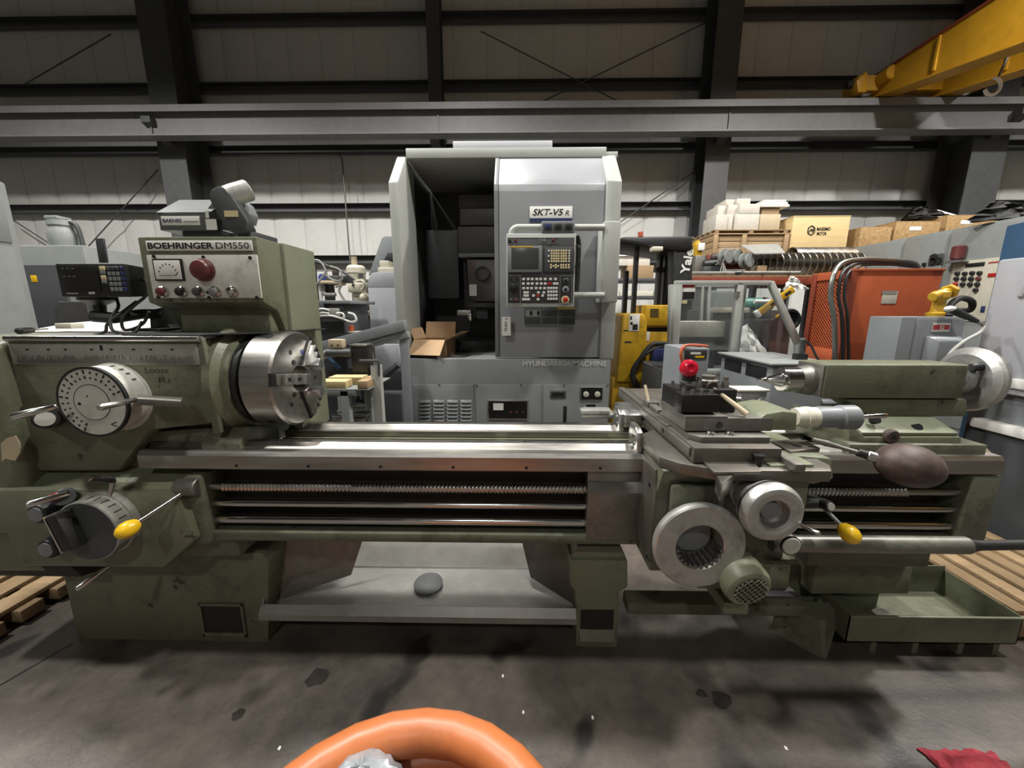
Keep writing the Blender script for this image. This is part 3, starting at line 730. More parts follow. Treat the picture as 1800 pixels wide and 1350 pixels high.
# compound rest
cr = obj('compound_rest', MB().prism([(.548, 1.20), (.575, 1.165), (.79, 1.165), (.80, 1.2), (.80, 1.46), (.548, 1.46)], 'Z', 1.036, 1.056, .002), 'steel_dark', LT)
x0, x1, za, zb = RC(1204, 735, 1400, 758, 1.21)
obj('top_slide', MB().box(x0, 1.21, za, x1-.075, 1.42, zb, .002).box(x0+.012, 1.225, 1.05, x1-.1, 1.41, za+.004).box(x0, 1.209, zb-.001, x0+.135, 1.42, zb+.006, .001), 'steel_dark', cr)
obj('slide_screw', MB().cyl(aY(1264, 747, 1.211), aY(1264, 747, 1.206), .0115, n=20), 'ink', cr)
for px in (1249, 1283):
    c = aY(px, 765, 1.19); obj('clamp_bolt', MB().cyl((c.x, c.y, 1.05), (c.x, c.y, 1.067), .013, n=16, b=.003), 'chrome', cr)
ce = obj('slide_end_casting', MB().prism(PXZ([(1332, 737), (1346, 727), (1376, 722), (1402, 725), (1400, 757), (1340, 757)], 1.215), 'Y', 1.212, 1.38, .008), 'green_light', cr)
ca = aY(1395, 738, 1.28); ca = Vector((ca.x, 1.28, 1.09))
pr = [(0, .03), (.012, .033), (.03, .033), (.031, .036), (.048, .036), (.05, .032), (.058, .034), (.07, .034)]
cl = obj('graduated_collar', MB().rev(ca, (1, 0, 0), pr, 28), 'offwhite', cr)
obj('slide_handle_drum', MB().rev(ca+Vector((.068, 0, 0)), (1, 0, 0), [(0, .033), (.01, .036), (.075, .036), (.08, .041), (.13, .042), (.137, .036), (.138, .012)], 28), 'grey_paint', cr)
handle('slide_crank', ca+Vector((.20, -.01, .005)), ca+Vector((.29, -.02, .012)), .006, .0085, 'chrome', cr)
# tool post
tp = obj('tool_post', MB().box(.60, 1.275, 1.106, .735, 1.42, 1.185, .004), 'black_paint', LT)
x0, x1, za, zb = RC(1196, 693, 1262, 724, 1.235)
h1 = obj('tool_holder', B(x0, 1.225, za, x1, 1.285, zb, .003), 'black', tp)
h2 = obj('tool_holder', B(.545, 1.29, 1.09, .602, 1.44, 1.175, .003), 'black', tp)
for t in (.12, .35, .6, .85):
    c = Vector((x0+(x1-x0)*t, 1.25, zb)); obj('set_screw', MB().cyl(c, c+Vector((0, 0, .012)), .0065, n=8), 'steel', h1)
for y in (1.31, 1.36, 1.42):
    obj('set_screw', MB().cyl((.575, y, 1.175), (.575, y, 1.188), .0065, n=8), 'steel', h2)
obj('clamp_nut', MB().cyl((.668, 1.345, 1.185), (.668, 1.345, 1.21), .034, n=20, b=.004).cyl((.668, 1.345, 1.21), (.668, 1.345, 1.222), .026, n=6), 'steel_dark', tp)
for dx, dy in ((-.045, -.03), (.045, -.03), (-.045, .045), (.045, .045)):
    obj('post_bolt', MB().cyl((.668+dx, 1.345+dy, 1.185), (.668+dx, 1.345+dy, 1.208), .012, n=6).cyl((.668+dx, 1.345+dy, 1.208), (.668+dx, 1.345+dy, 1.222), .008, n=10), 'steel', tp)
c = aY(1211, 668, 1.33)
pl = obj('post_lever', MB().cyl((c.x, 1.33, 1.205), (c.x, 1.33, 1.262), .023, n=18, b=.003), 'black_paint', tp)
c = aY(1211, 643, 1.315)
obj('red_knob', MB().rev((c.x, 1.335, c.z-.014), (0, -1, .25), [(0, .016), (.006, .027), (.024, .031), (.036, .027), (.042, .016), (.042, .012), (.039, .010), (.039, 0)], 28), 'red_knob', pl)
# tool bar and rod behind the tool post
obj('boring_bar', MB().cyl(aY(1262, 700, 1.42), aY(1300, 703, 1.42), .012, n=14), 'steel', tp)
a0, a1 = aY(1253, 682, 1.30), aY(1313, 728, 1.22)
wr = obj('clamp_lever', MB().tube([a0, a0.lerp(a1, .25), a0.lerp(a1, .6), a1], [.006, .007, .0085, .0095], 12), 'tan', cr)
obj('lever_end', MB().cyl(a0+Vector((-.004, -.006, .004)), a0+Vector((-.006, .004, .006)), .02, n=20, b=.002), 'brown_ball', wr)
kl = obj('stop_clamp', MB().box(.548, 1.60, 1.041, .60, 1.66, 1.062, .003).box(.555, 1.50, 1.041, .585, 1.60, 1.055, .003), 'steel_dark', cs)
obj('stop_rod', MB().cyl((.563, 1.63, 1.06), (.553, 1.66, 1.125), .006, n=10), 'tan', kl)
# small grey switch box on the rear of the cross slide
sb = obj('switch_box', PB(1303, 688, 1348, 713, 1.62, .07, .004), 'grey_light', cs)
x0, x1, za, zb = RC(1298, 680, 1354, 690, 1.61)
obj('box_lid', B(x0, 1.605, za+.004, x1, 1.70, za+.012, .002), 'offwhite', sb)
c = aY(1333, 704, 1.62); obj('box_knob', MB().cyl(c, c+Vector((0, -.02, 0)), .014, n=16, b=.003), 'cast_alu', sb)
obj('box_leg', B(sb.location.x+WL[cs.name].x-.03, 1.63, 1.0, sb.location.x+WL[cs.name].x+.03, 1.68, 1.08), 'grey_paint', sb)
# ---- apron handwheel
hw = aY(1232, 964, 1.066)
wheel = obj('apron_handwheel', MB().rev((hw.x, 1.225, hw.z), (0, -1, 0), [(0, .055), (.0, .066), (.03, .068), (.032, .062), (.036, .07), (.085, .072), (.09, .088), (.108, .118), (.125, .136), (.14, .141), (.152, .139), (.156, .134), (.156, .076), (.152, .072), (.07, .068), (.07, 0)], 56), 'cast_alu', ap)
obj('wheel_hub_plate', MB().rev((hw.x+.003, 1.157, hw.z+.006), (0, -1, 0), [(0, .062), (.022, .060), (.024, 0)], 36), 'grey_paint', wheel)
for i in range(12):
    A = math.radians(190+i*14.5)
    p = Vector((hw.x+math.cos(A)*.0685, 0, hw.z+math.sin(A)*.0685))
    obj('grip_rib', MB().cyl((p.x, 1.135, p.z), (p.x, 1.068, p.z), .0055, n=8), 'steel_dark', wheel)
obj('wheel_boss', MB().box(.49, 1.145, .80, .66, 1.17, .90, .01), 'green_worn', ap)
# ---- cross feed handwheel
hc = aY(1364, 906, .99)
w2 = obj('cross_feed_collar', MB().rev((hc.x, 1.195, hc.z+.0), (0, -1, 0), [(0, .045), (.002, .05), (.03, .05), (.031, .046), (.036, .052), (.07, .052), (.071, .047), (.08, .051), (.112, .051), (.116, .045)], 40), 'cast_alu', LT)
obj('collar_ring', MB().rev((hc.x, 1.08, hc.z), (0, -1, 0), [(0, .045), (.0, .050), (.016, .052), (.018, .04)], 40), 'black_paint', w2)
wh2 = obj('cross_feed_handwheel', MB().rev((hc.x, 1.045, hc.z), (0, -1, 0), [(0, .035), (.0, .07), (.006, .082), (.022, .087), (.042, .085), (.054, .076), (.058, .064), (.056, .052), (.05, .042), (.022, .04), (.022, 0)], 48), 'cast_alu', w2)
obj('wheel_cap', MB().rev((hc.x-.003, 1.022, hc.z+.003), (0, -1, 0), [(0, .03), (.012, .026), (.014, 0)], 28), 'grey_paint', wh2)
obj('wheel_band', MB().rev((hc.x, 1.026, hc.z), (0, -1, 0), [(0, .0875), (.007, .0878), (.007, .0855)], 44, caps=False), 'black_paint', wh2)
handle('crank_pin', aY(1408, 922, .99), aY(1440, 938, .94), .005, .0065, 'chrome', wh2)
obj('screw_housing', MB().cyl((hc.x, 1.20, hc.z+.0), (hc.x, 1.17, hc.z), .06, n=20, b=.003), 'green_worn', ap)
# hub and lever with yellow knob at the right of the apron
c = aY(1432, 882, 1.22)
hb2 = obj('engage_hub', MB().cyl((c.x-.035, 1.22, c.z-.005), (c.x+.01, 1.20, c.z+.008), .016, n=16).cyl((c.x+.0, 1.24, c.z+.0), (c.x+.012, 1.17, c.z+.01), .017, n=18, b=.002), 'black_paint', ap)
obj('hub_end', MB().cyl((c.x+.012, 1.17, c.z+.01), (c.x+.0125, 1.166, c.z+.0105), .0125, n=18), 'white_dial', hb2)
k2 = aY(1490, 935, 1.12)
obj('engage_lever', MB().cyl((c.x+.005, 1.20, c.z), k2, .006, n=12), 'grey_paint', hb2)
d = (k2-Vector((c.x+.005, 1.20, c.z))).normalized()
obj('yellow_knob', MB().rev(k2-d*.026, d, [(0, .009), (.006, .017), (.022, .026), (.038, .0275), (.053, .022), (.062, .012), (.065, 0)], 24), 'yellow_knob', hb2)
# long pipe and its round cap
py_ = 1.20; pz = aY(1560, 957, py_).z
pp = obj('rail_pipe', MB().cyl((.86, py_, pz), (1.52, py_, pz), .0285, n=24, b=.004), 'pipe_worn', ap)
obj('pipe_end', MB().tube([(1.515, py_, pz), (1.56, py_, pz), (1.8, py_+.01, pz), (2.1, py_+.03, pz+.0)], [.024, .017, .017, .017], 12), 'black_paint', pp)
c = aY(1389, 958, 1.13); obj('pipe_cap', MB().cyl((c.x, 1.17, c.z), (c.x, 1.12, c.z), .029, n=28, b=.003), 'white_dial', ap)
obj('cap_ring', MB().rev((c.x, 1.13, c.z), (0, -1, 0), [(0, .029), (0, .032), (.006, .032), (.006, .029)], 28, caps=False), 'black_paint', ap)
# coolant pump motor under the apron
c = aY(1320, 1040, 1.03)
ax = Vector((.06, -1, -.22)).normalized(); c0 = c-ax*.16
mo = obj('pump_motor', MB().rev(c0, ax, [(-.04, .06), (-.03, .068), (.09, .068), (.091, .072), (.138, .072), (.152, .066), (.158, .056), (.158, 0)], 36), 'green_light', ap)
up = ax.orthogonal().normalized(); sd = ax.cross(up)
obj('fan_grille', MB().rev(c-ax*.001, ax, [(0, .05), (.0015, .05), (.0015, 0)], 28), 'ink', mo)
for i in range(-3, 4):
    hl = math.sqrt(max(.0001, .05**2-(i*.0138)**2))
    p = c+ax*.002+up*(i*.0138)
    obj('grille_bar', MB().tube([p-sd*hl, p+sd*hl], .0024, 6), 'green_light', mo)
    p = c+ax*.002+sd*(i*.0138)
    obj('grille_bar', MB().tube([p-up*hl, p+up*hl], .0018, 6), 'green_light', mo)
obj('motor_foot', PB(1272, 1060, 1316, 1080, 1.14, .12, .004), 'green_light', mo)
obj('motor_terminal_box', MB().box(c0.x-.03, c0.y-.03, c0.z+.04, c0.x+.04, c0.y+.06, c0.z+.10, .006), 'green', mo)
# ---- lever with big brown ball
b0, b1 = aY(1428, 772, 1.24), aY(1545, 806, 1.17)
j0 = obj('rapid_lever', MB().tube([b0, b0.lerp(b1, .2), b0.lerp(b1, .45), b0.lerp(b1, .7), b1], [.007, .011, .006, .007, .008], 12), 'steel_dark', rw)
obj('lever_socket', MB().cyl(b0.lerp(b1, .68), b0.lerp(b1, .84), .013, n=16, b=.002), 'black_paint', j0)
obj('lever_ferrule', MB().cyl(b0.lerp(b1, .82), b1, .0155, n=18, b=.002), 'alu', j0)
c = aY(1598, 818, 1.15)
obj('brown_ball', MB(Matrix.Translation(c) @ Matrix.Rotation(math.radians(12), 4, 'Y')).ell((0, 0, 0), (.094, .075, .066), 32, 20), 'brown_ball', j0)
# ---- tailstock
TF = 1.47
x0 = aY(1450, 668, TF).x; x1 = aY(1700, 668, TF).x; za = aY(1560, 701, TF).z; zb = aY(1560, 641, TF).z
ts = obj('tailstock', MB().prism([(TF, za), (TF, zb), (TF+.15, zb), (TF+.15, za)], 'X', x0, x1, .01), 'green', LT)
obj('end_face', B(x0-.006, TF+.006, za+.005, x0+.002, TF+.145, zb-.004, .002), 'steel_dark', ts)
obj('neck', MB().prism(PXZ([(1480, 700), (1690, 700), (1690, 730), (1520, 730)], 1.50), 'Y', 1.48, 1.60, .006), 'green', ts)
tb = obj('tailstock_base', MB().loft([aY(1492, 742, 1.40), aY(1520, 768, 1.38), aY(1690, 768, 1.38), aY(1690, 792, 1.38), aY(1512, 793, 1.38), aY(1492, 780, 1.40)],
     [aY(1492, 742, 1.40)+Vector((0, .3, .0)), aY(1520, 768, 1.38)+Vector((0, .3, .0)), aY(1690, 768, 1.38)+Vector((0, .3, 0)), aY(1690, 792, 1.38)+Vector((0, .3, 0)), aY(1512, 793, 1.38)+Vector((0, .3, 0)), aY(1492, 780, 1.40)+Vector((0, .3, 0))], .004), 'green', ts)
zb2 = aY(1600, 767, 1.38).z
obj('base_top', MB().prism([(1.39, zb2-.005), (1.385, zb2+.012), (1.50, zb2+.055), (1.62, zb2+.055), (1.62, zb2-.005)], 'X', aY(1518, 760, 1.38).x, aY(1690, 760, 1.38).x, .006), 'green_light', ts)
c = aY(1569, 768, 1.37)
obj('lock_boss', MB().cyl((c.x, 1.39, c.z), (c.x, 1.365, c.z), .026, n=20, b=.004), 'brown_ball', tb)
obj('lock_socket', MB().cyl((c.x, 1.366, c.z), (c.x, 1.363, c.z), .01, n=6), 'ink', tb)
for px, py in ((1540, 740), (1613, 753)):
    c = aY(px, py, 1.41); obj('base_hole', MB().cyl((c.x, 1.425, c.z-.004), (c.x, 1.405, c.z+.006), .014, n=16), 'ink', tb)
obj('tail_foot', MB().box(x0+.04, 1.36, .925, x1+.0, 1.70, .965, .004), 'green_worn', tb)
qx0 = aY(1372, 667, 1.55).x
q = obj('quill', MB().rev((qx0, 1.55, SZ), (1, 0, 0), [(0, .034), (.0, .046), (.006, .05), (x0-qx0+.02, .05)], 36), 'chrome', ts)
obj('quill_collar', MB().rev((x0-.05, 1.55, SZ), (1, 0, 0), [(0, .052), (.045, .062), (.06, .062)], 32), 'steel_dark', q)
cx1_ = aY(1328, 665, 1.55).x
obj('live_centre', MB().rev((cx1_, 1.55, SZ), (1, 0, 0), [(0, 0), (.05, .013), (.052, .014), (.115, .034), (.135, .036), (.14, .026), (.16, .026), (.162, .036), (.175, .036)], 32), 'chrome', q)
# tailstock handwheel
twx = x1
tw = obj('tailstock_collar', MB().rev((x1-.005, 1.55, SZ+.005), (1, 0, 0), [(0, .052), (.03, .05), (.035, .056), (.07, .06), (.075, .05), (.10, .04)], 32), 'cast_alu', ts)
obj('tailstock_handwheel', MB().rev((x1+.085, 1.55, SZ+.005), (1, 0, 0), [(0, .038), (.0, .045), (-.01, .07), (-.012, .10), (.0, .122), (.012, .128), (.028, .124), (.034, .11), (.034, 0)], 48), 'cast_alu', tw)
obj('wheel_lock', MB().cyl((x1+.04, 1.50, SZ+.058), (x1+.10, 1.50, SZ+.068), .016, n=14, b=.003), 'ink', tw)
# ================================================================ vertical turning machine
VY = 3.2
VT = thing('vertical_lathe', 'tall grey vertical turning machine with open door and control pendant', 'machine', (aY(890, 630, VY).x, VY+.8, 0))
bxl, bxr = aY(712, 690, VY).x, aY(1071, 690, VY).x
zled = aY(890, 631, VY).z
def vz(py, Y=VY): return aY(890, py, Y).z
base = obj('base', B(bxl, VY, 0, bxr, VY+1.75, zled, .008), 'vtl_grey', VT)
for a, b_ in ((712, 834), (836, 952), (954, 1071)):
    x0, x1 = aY(a+1, 700, VY).x, aY(b_-1, 700, VY).x
    obj('access_panel', B(x0, VY-.006, .06, x1, VY+.004, vz(676), .003), 'vtl_grey', base)
for px in (712, 770, 831, 835, 913, 990, 1067):
    c = aY(px+2, 676, VY-.008); obj('panel_screw', MB().cyl(c, c+Vector((0, -.004, 0)), .008, n=10), 'chrome', base)
for i in range(4):
    for j in range(6):
        x0, x1, za, zb = RC(738+i*24, 704+j*6.6, 757+i*24, 708+j*6.6, VY-.006)
        if i == j == 0:
            lv = obj('louvre', MB().prism([(VY-.006, za), (VY-.02, za+.004), (VY-.006, zb+.006)], 'X', x0, x1, .001), 'vtl_grey', base); l0 = (x0, za)
        else: clone(lv, (x0-l0[0], 0, za-l0[1]))
# electrical plate, gauges, handle, slots
x0, x1, za, zb = RC(857, 703, 929, 738, VY-.012)
ep = obj('switch_plate', B(x0, VY-.014, za, x1, VY, zb, .004), 'alu', base)
obj('plate_face', B(x0+.012, VY-.016, za+.012, x1-.012, VY-.01, zb-.012), 'black', ep)
obj('plate_label', PB(867, 709, 885, 721, VY-.0175, .002, 0), 'white', ep)
for px in (898, 908, 919): obj('indicator', MB().cyl(aY(px, 724, VY-.016), aY(px, 724, VY-.019), .008, n=10), 'maroon', ep)
x0, x1, za, zb = RC(1020, 680, 1060, 704, VY-.012)
gp = obj('gauge_plate', B(x0, VY-.014, za, x1, VY, zb, .004), 'alu', base)
obj('gauge_face', B(x0+.008, VY-.016, za+.008, x1-.008, VY-.01, zb-.008), 'black', gp)
for px in (1030, 1050): obj('pressure_gauge', MB().rev(aY(px, 693, VY-.016), (0, -1, 0), [(0, .024), (.01, .024), (.012, .02), (.011, .0)], 20), 'offwhite', gp)
hp = obj('pull_handle', PB(967, 687, 995, 700, VY-.014, .015, .006), 'grey_dark', base)
obj('handle_gap', PB(971, 690, 991, 696, VY-.0155, .002, 0), 'ink', hp)
obj('coolant_slot', PB(990, 714, 996, 742, VY-.009, .004, .002), 'ink', base)
obj('rating_label', PB(1031, 711, 1047, 718, VY-.010, .004, .001), 'ink', base)
ptext('HYUNDAI-KIA MACHINE', base, 'white', 919, 634, 1066, 643, VY-.001, bold=.012, ext=.006)
# jambs, roof, door
pz0, pz1, pz2 = zled, vz(318), aY(890, 274, VY+.26).z
prof = [(VY, pz0), (VY, pz1), (VY+.26, pz2), (VY+1.7, pz2), (VY+1.7, pz0)]
jl0, jl1 = aY(689, 440, VY).x, aY(706, 440, VY).x
jr0, jr1 = aY(1062, 440, VY).x, aY(1088, 440, VY).x
for n, a, b_ in (('left', jl0, jl1), ('right', jr0, jr1)):
    obj('door_jamb', MB().prism([(VY, pz0), (VY, pz1), (VY+.26, pz2), (VY+.5, pz2), (VY+.5, pz0)], 'X', a, b_, .012), 'vtl_light', VT)
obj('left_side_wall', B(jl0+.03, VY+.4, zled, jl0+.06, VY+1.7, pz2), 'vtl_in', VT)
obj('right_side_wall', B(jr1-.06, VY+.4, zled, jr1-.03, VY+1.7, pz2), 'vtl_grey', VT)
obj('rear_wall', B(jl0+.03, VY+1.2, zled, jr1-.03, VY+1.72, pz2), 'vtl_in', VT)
x0, x1, za, zb = RC(713, 259, 1066, 277, VY+.25)
rf = obj('roof_fascia', B(x0, VY+.25, za, x1, VY+1.7, zb, .006), 'vtl_light', VT)
obj('roof_box', PB(796, 247, 971, 262, VY+.6, .6, .006), 'grey_light', rf)
obj('roof_hook', PB(1066, 266, 1086, 277, VY+.3, .3, .004), 'vtl_light', rf)
dx0, dx1 = aY(877, 450, VY+.02).x, aY(1061, 450, VY+.02).x
zk = vz(322)
dprof = [(VY+.02, zled+.012), (VY+.02, zk-.05), (VY+.03, zk), (VY+.06, zk+.045), (VY+.27, pz2-.005), (VY+.33, pz2-.005), (VY+.12, zk+.03), (VY+.07, zk-.05), (VY+.07, zled+.012)]
door = obj('sliding_door', MB().prism(dprof, 'X', dx0, dx1, .004), 'vtl_door', VT)
obj('door_edge', MB().prism([(y-.006, z) for y, z in dprof], 'X', dx0-.035, dx0-.002, .003), 'vtl_grey', door)
# door sign
x0, x1, za, zb = RC(931, 363, 1006, 391, VY+.018)
sg = obj('model_sign', B(x0, VY+.012, za, x1, VY+.022, zb, .002), 'white', door)
obj('sign_band', B(x0, VY+.010, za, x1, VY+.013, za+(zb-za)*.26), 'navy', sg)
w = x1-x0; h_ = zb-za
text('SKT-V5', sg, 'ink', (x0+w*.07, VY+.0115, za+h_*.42), w*.72, h_*.42, bold=.02, shear=.25)
text('R', sg, 'ink', (x0+w*.83, VY+.0115, za+h_*.42), w*.09, h_*.32, bold=.0, shear=.25)
x0, x1, za, zb = RC(922, 541, 1011, 571, VY+.018)
pn = obj('caution_plate', B(x0, VY+.013, za, x1, VY+.022, zb, .001), 'grey_dark', door)
obj('plate_strip', PB(980, 540.5, 1011, 543.5, VY+.012, .002, 0), 'yellow_knob', pn)
obj('plate_pictogram', PB(924, 545, 952, 556, VY+.012, .002, 0), 'cable_grey', pn)
for px in (951, 981): obj('plate_rule', PB(px, 544, px+.8, 571, VY+.012, .002, 0), 'cable_grey', pn)
for py in (543.6, 557, 570): obj('plate_rule', PB(923, py, 1010, py+.7, VY+.012, .002, 0), 'cable_grey', pn)
mb = MB(); 
for px in (931, 944): pbox(mb, px, 547, px+5, 554, VY+.011, .002, 0)
obj('pictogram_mark', mb, 'ink', pn, kind='stuff')
# interior: table, column cover, ram and tool head
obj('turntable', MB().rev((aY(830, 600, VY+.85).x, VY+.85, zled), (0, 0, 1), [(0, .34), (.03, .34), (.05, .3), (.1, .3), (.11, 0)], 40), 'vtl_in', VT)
obj('column_cover', PB(738, 404, 806, 525, VY+.9, .3, .01), 'grey_dark', VT)
ram = obj('ram', PB(806, 342, 900, 366, VY+.75, .45, .008), 'vtl_ram', VT)
obj('ram_cover', PB(808, 366, 900, 396, VY+.72, .4, .008), 'vtl_ram', ram)
obj('ram_plate', PB(805, 398, 900, 447, VY+.70, .4, .006), 'vtl_ram', ram)
obj('ram_flange', PB(806, 445, 900, 452, VY+.68, .4, .004), 'vtl_grey', ram)
obj('tool_head', MB().prism(PXZ([(820, 456), (824, 520), (836, 530), (895, 530), (900, 456)], VY+.66), 'Y', VY+.66, VY+1.1, .012), 'vtl_ram', ram)
c = aY(848, 480, VY+.66)
hd = obj('head_boss', MB().rev(c, (0, -1, 0), [(0, .075), (.02, .072), (.022, .058), (.01, .055), (.01, 0)], 28), 'vtl_in', ram)
obj('head_label', PB(825, 500, 838, 520, VY+.655, .004, 0), 'paper', ram)
c = aY(850, 536, VY+.85)
obj('turret_disc', MB().cyl((c.x, c.y, c.z-.03), (c.x, c.y, c.z+.02), .2, n=32, b=.01), 'vtl_ram', ram)
obj('tool_block', PB(837, 540, 858, 561, VY+.72, .14, .01), 'grey_dark', ram)
tb_ = obj('tool_arm', PB(803, 545, 828, 555, VY+.70, .15, .008), 'cast_alu', ram)
obj('tool_tip', PB(822, 552, 829, 564, VY+.69, .05, .004), 'chrome', tb_)
# ---- pendant
PY = 2.93
x0, x1, za, zb = RC(890, 410, 1011, 540, PY)
pd = obj('control_pendant', B(x0, PY, za, x1, PY+.12, zb, .008), 'vtl_light', VT)
obj('pendant_face', B(x0+.012, PY-.003, za+.03, x1-.012, PY+.003, zb-.03, .001), 'panel_dark', pd)
xs0, xs1, zs0, zs1 = RC(892, 432, 953, 479, PY-.01)
mo_ = obj('monitor_bezel', B(xs0, PY-.016, zs0, xs1, PY, zs1, .006), 'grey_paint', pd)
obj('monitor_screen', PB(899, 436, 947, 473, PY-.018, .004, .001), 'screen', mo_)
obj('monitor_stripe', PB(897, 432.5, 937, 434.5, PY-.019, .003, 0), 'yellow_knob', mo_)
kp = obj('key_plate', PB(957, 434, 1007, 478, PY-.010, .01, .003), 'grey_dark', pd)
def key(par, x, y, w, h, m, Y, first={}):
    xa, xb, za_, zb_ = RC(x, y, x+w, y+h, Y); kk = (par.name, w, h, m)
    if kk in first:
        o, x_, z_ = first[kk]; return clone(o, (xa-x_, 0, za_-z_))
    o = obj('key', B(xa, Y, za_, xb, Y+.008, zb_, .0015, 1), m, par); first[kk] = (o, xa, za_); return o
for r_ in range(5):
    for q_ in range(4): key(kp, 968+q_*4.1, 439+r_*4.6, 3.2, 3.5, 'key_cream', PY-.015)
    for q_ in range(3): key(kp, 985.3+q_*4.1, 439+r_*4.6, 3.2, 3.5, 'key_cream', PY-.015)
    if r_ % 2 == 0: key(kp, 963, 439+r_*4.6, 3, 3.5, 'key_white', PY-.015)
    key(kp, 999, 439+r_*4.6, 3, 3.5, 'offwhite', PY-.015)
for q_, (px, py) in enumerate(((967, 464), (967, 468.5), (971.5, 466), (975.5, 464), (975.5, 468.5), (979.5, 466), (985, 464), (989, 464), (993.5, 464), (985, 468.5), (989, 468.5), (993.5, 468.5), (998.5, 464), (998.5, 468.5))):
    key(kp, px, py, 3, 3.5, 'key_cream', PY-.015)
# lower keys
rows = [(488.5, [918, 926, 933, 941, 948, 956, 965.5, 974]), (496.5, [917.5, 926, 933, 941.5, 949, 956, 972, 976.8]), (504.5, [918, 925, 932, 940, 947.5, 955]),
        (512, [920, 924.8, 944, 953.5]), (517.5, [920, 924.8, 935.5, 951.5]), (524, [917.5, 922, 926.8, 943.5])]
for py, xs in rows:
    for px in xs: key(pd, px, py, 4.8, 4.2, 'key_white', PY-.008)
key(pd, 962.5, 496.5, 7, 4.2, 'red_paint', PY-.008); key(pd, 943.5, 517.5, 5, 4.4, 'red_paint', PY-.008)
for r_ in range(4):
    for q_ in range(4): key(pd, 962+q_*4.8, 504.3+r_*6.3, 4, 4.2, 'key_white', PY-.008)
def frame_px(mb, a, b_, c, d, Y, t=.7):
    for r in ((a, b_, c, b_+t), (a, d-t, c, d), (a, b_, a+t, d), (c-t, b_, c, d)): pbox(mb, *r, Y, .003, 0)
    return mb
for nm, r in (('knob_frame', (892, 484, 915, 535)), ('dial_frame', (984, 484.5, 1005, 533)), ('switch_frame', (892, 417.5, 947.5, 430)), ('switch_frame', (951.5, 417.5, 982.5, 428))):
    obj(nm, frame_px(MB(), *r, PY-.006), 'alu', pd)
for px, py, r_, m in ((898, 490, .009, 'black'), (908.5, 490, .009, 'black'), (902.5, 506, .034, 'black'), (899, 527, .012, 'grey_dark'), (908, 527, .013, 'maroon'), (994.5, 493.5, .022, 'grey_dark'), (994, 509, .026, 'grey_paint'),
                      (896, 423, .011, 'ink'), (906, 423, .011, 'maroon'), (957, 423, .011, 'chrome'), (973, 422, .012, 'maroon')):
    c = aY(px, py, PY-.003)
    kb = obj('rotary_knob', MB().rev(c, (0, -1, 0), [(0, r_), (.012, r_*.95), (.014, r_*.8), (.0145, 0)], 22), m, pd)
    if px in (902.5, 994.5, 994): obj('knob_pointer', MB().rev(c+Vector((0, -.0145, 0)), (0, -1, 0), [(0, r_*.45), (.012, r_*.35), (.013, 0)], 16), 'black', kb)
c = aY(993.5, 527, PY-.003)
eb = obj('estop_ring', MB().rev(c, (0, -1, 0), [(0, .03), (.008, .028)], 26), 'key_cream', pd)
obj('estop_button', MB().rev(c+Vector((0, -.008, 0)), (0, -1, 0), [(0, .012), (.012, .019), (.022, .018), (.026, .01), (.027, 0)], 26), 'red_paint', eb)
x0, x1, za, zb = RC(952, 389, 1010, 410, PY+.01)
sw = obj('switch_box', B(x0, PY+.0, za, x1, PY+.1, zb, .004), 'grey_paint', pd)
for i in range(3):
    xx = x0+.012+(x1-x0-.016)*i/3; wd_ = (x1-x0)/3-.014
    obj('switch_window', B(xx, PY-.004, za+.014, xx+wd_, PY+.002, zb-.014, .002), 'grey_dark', sw)
    obj('switch_rocker', B(xx+.012, PY-.010, za+.03, xx+wd_-.012, PY, zb-.02, .002), ('navy', 'ink', 'ink')[i], sw)
arm = obj('pendant_arm', PB(1059, 388, 1089, 532, PY+.05, .22, .012), 'vtl_light', VT)
obj('arm_tube', MB().tube(smooth_path([aY(899, 412, PY+.05), aY(901, 405, PY+.05), aY(908, 400.5, PY+.05), aY(920, 400, PY+.05), aY(990, 400, PY+.05), aY(1062, 400, PY+.06)]), .024, 14), 'vtl_light', arm)
obj('arm_tube', MB().cyl(aY(1008, 519, PY+.06), aY(1062, 519, PY+.06), .024, n=16), 'vtl_light', arm)
obj('pendant_handle', MB().tube(smooth_path([aY(1011, 430, PY+.02), aY(1018, 434, PY-.02), aY(1019, 450, PY-.02), aY(1017, 465, PY-.02), aY(1010, 468, PY+.02)]), .007, 8), 'black', pd)
obj('pendant_cable', MB().tube(smooth_path([aY(1014, 415, PY+.1), aY(1017, 430, PY+.1), aY(1015, 480, PY+.1), aY(1012, 515, PY+.1)]), .02, 10), 'rubber', pd)
# paper tag on the door
x0, x1, za, zb = RC(882, 557, 898, 590, VY+.005)
tg = obj('paper_tag', B(x0, VY+.0, za, x1, VY+.003, zb), 'white')
tag(tg, 'cream paper tag hanging on the grey machine door below the pendant', 'tag')
obj('tag_hole', MB().cyl(((x0+x1)/2, VY+.001, zb-.015), ((x0+x1)/2, VY-.0015, zb-.015), .006, n=10), 'maroon', tg)
text('70F5L', tg, 'ink', (x0+.022, VY-.001, zb-.035), .085, .022, u=(0, 0, -1), v=(1, 0, 0), bold=.0, name='handwriting')
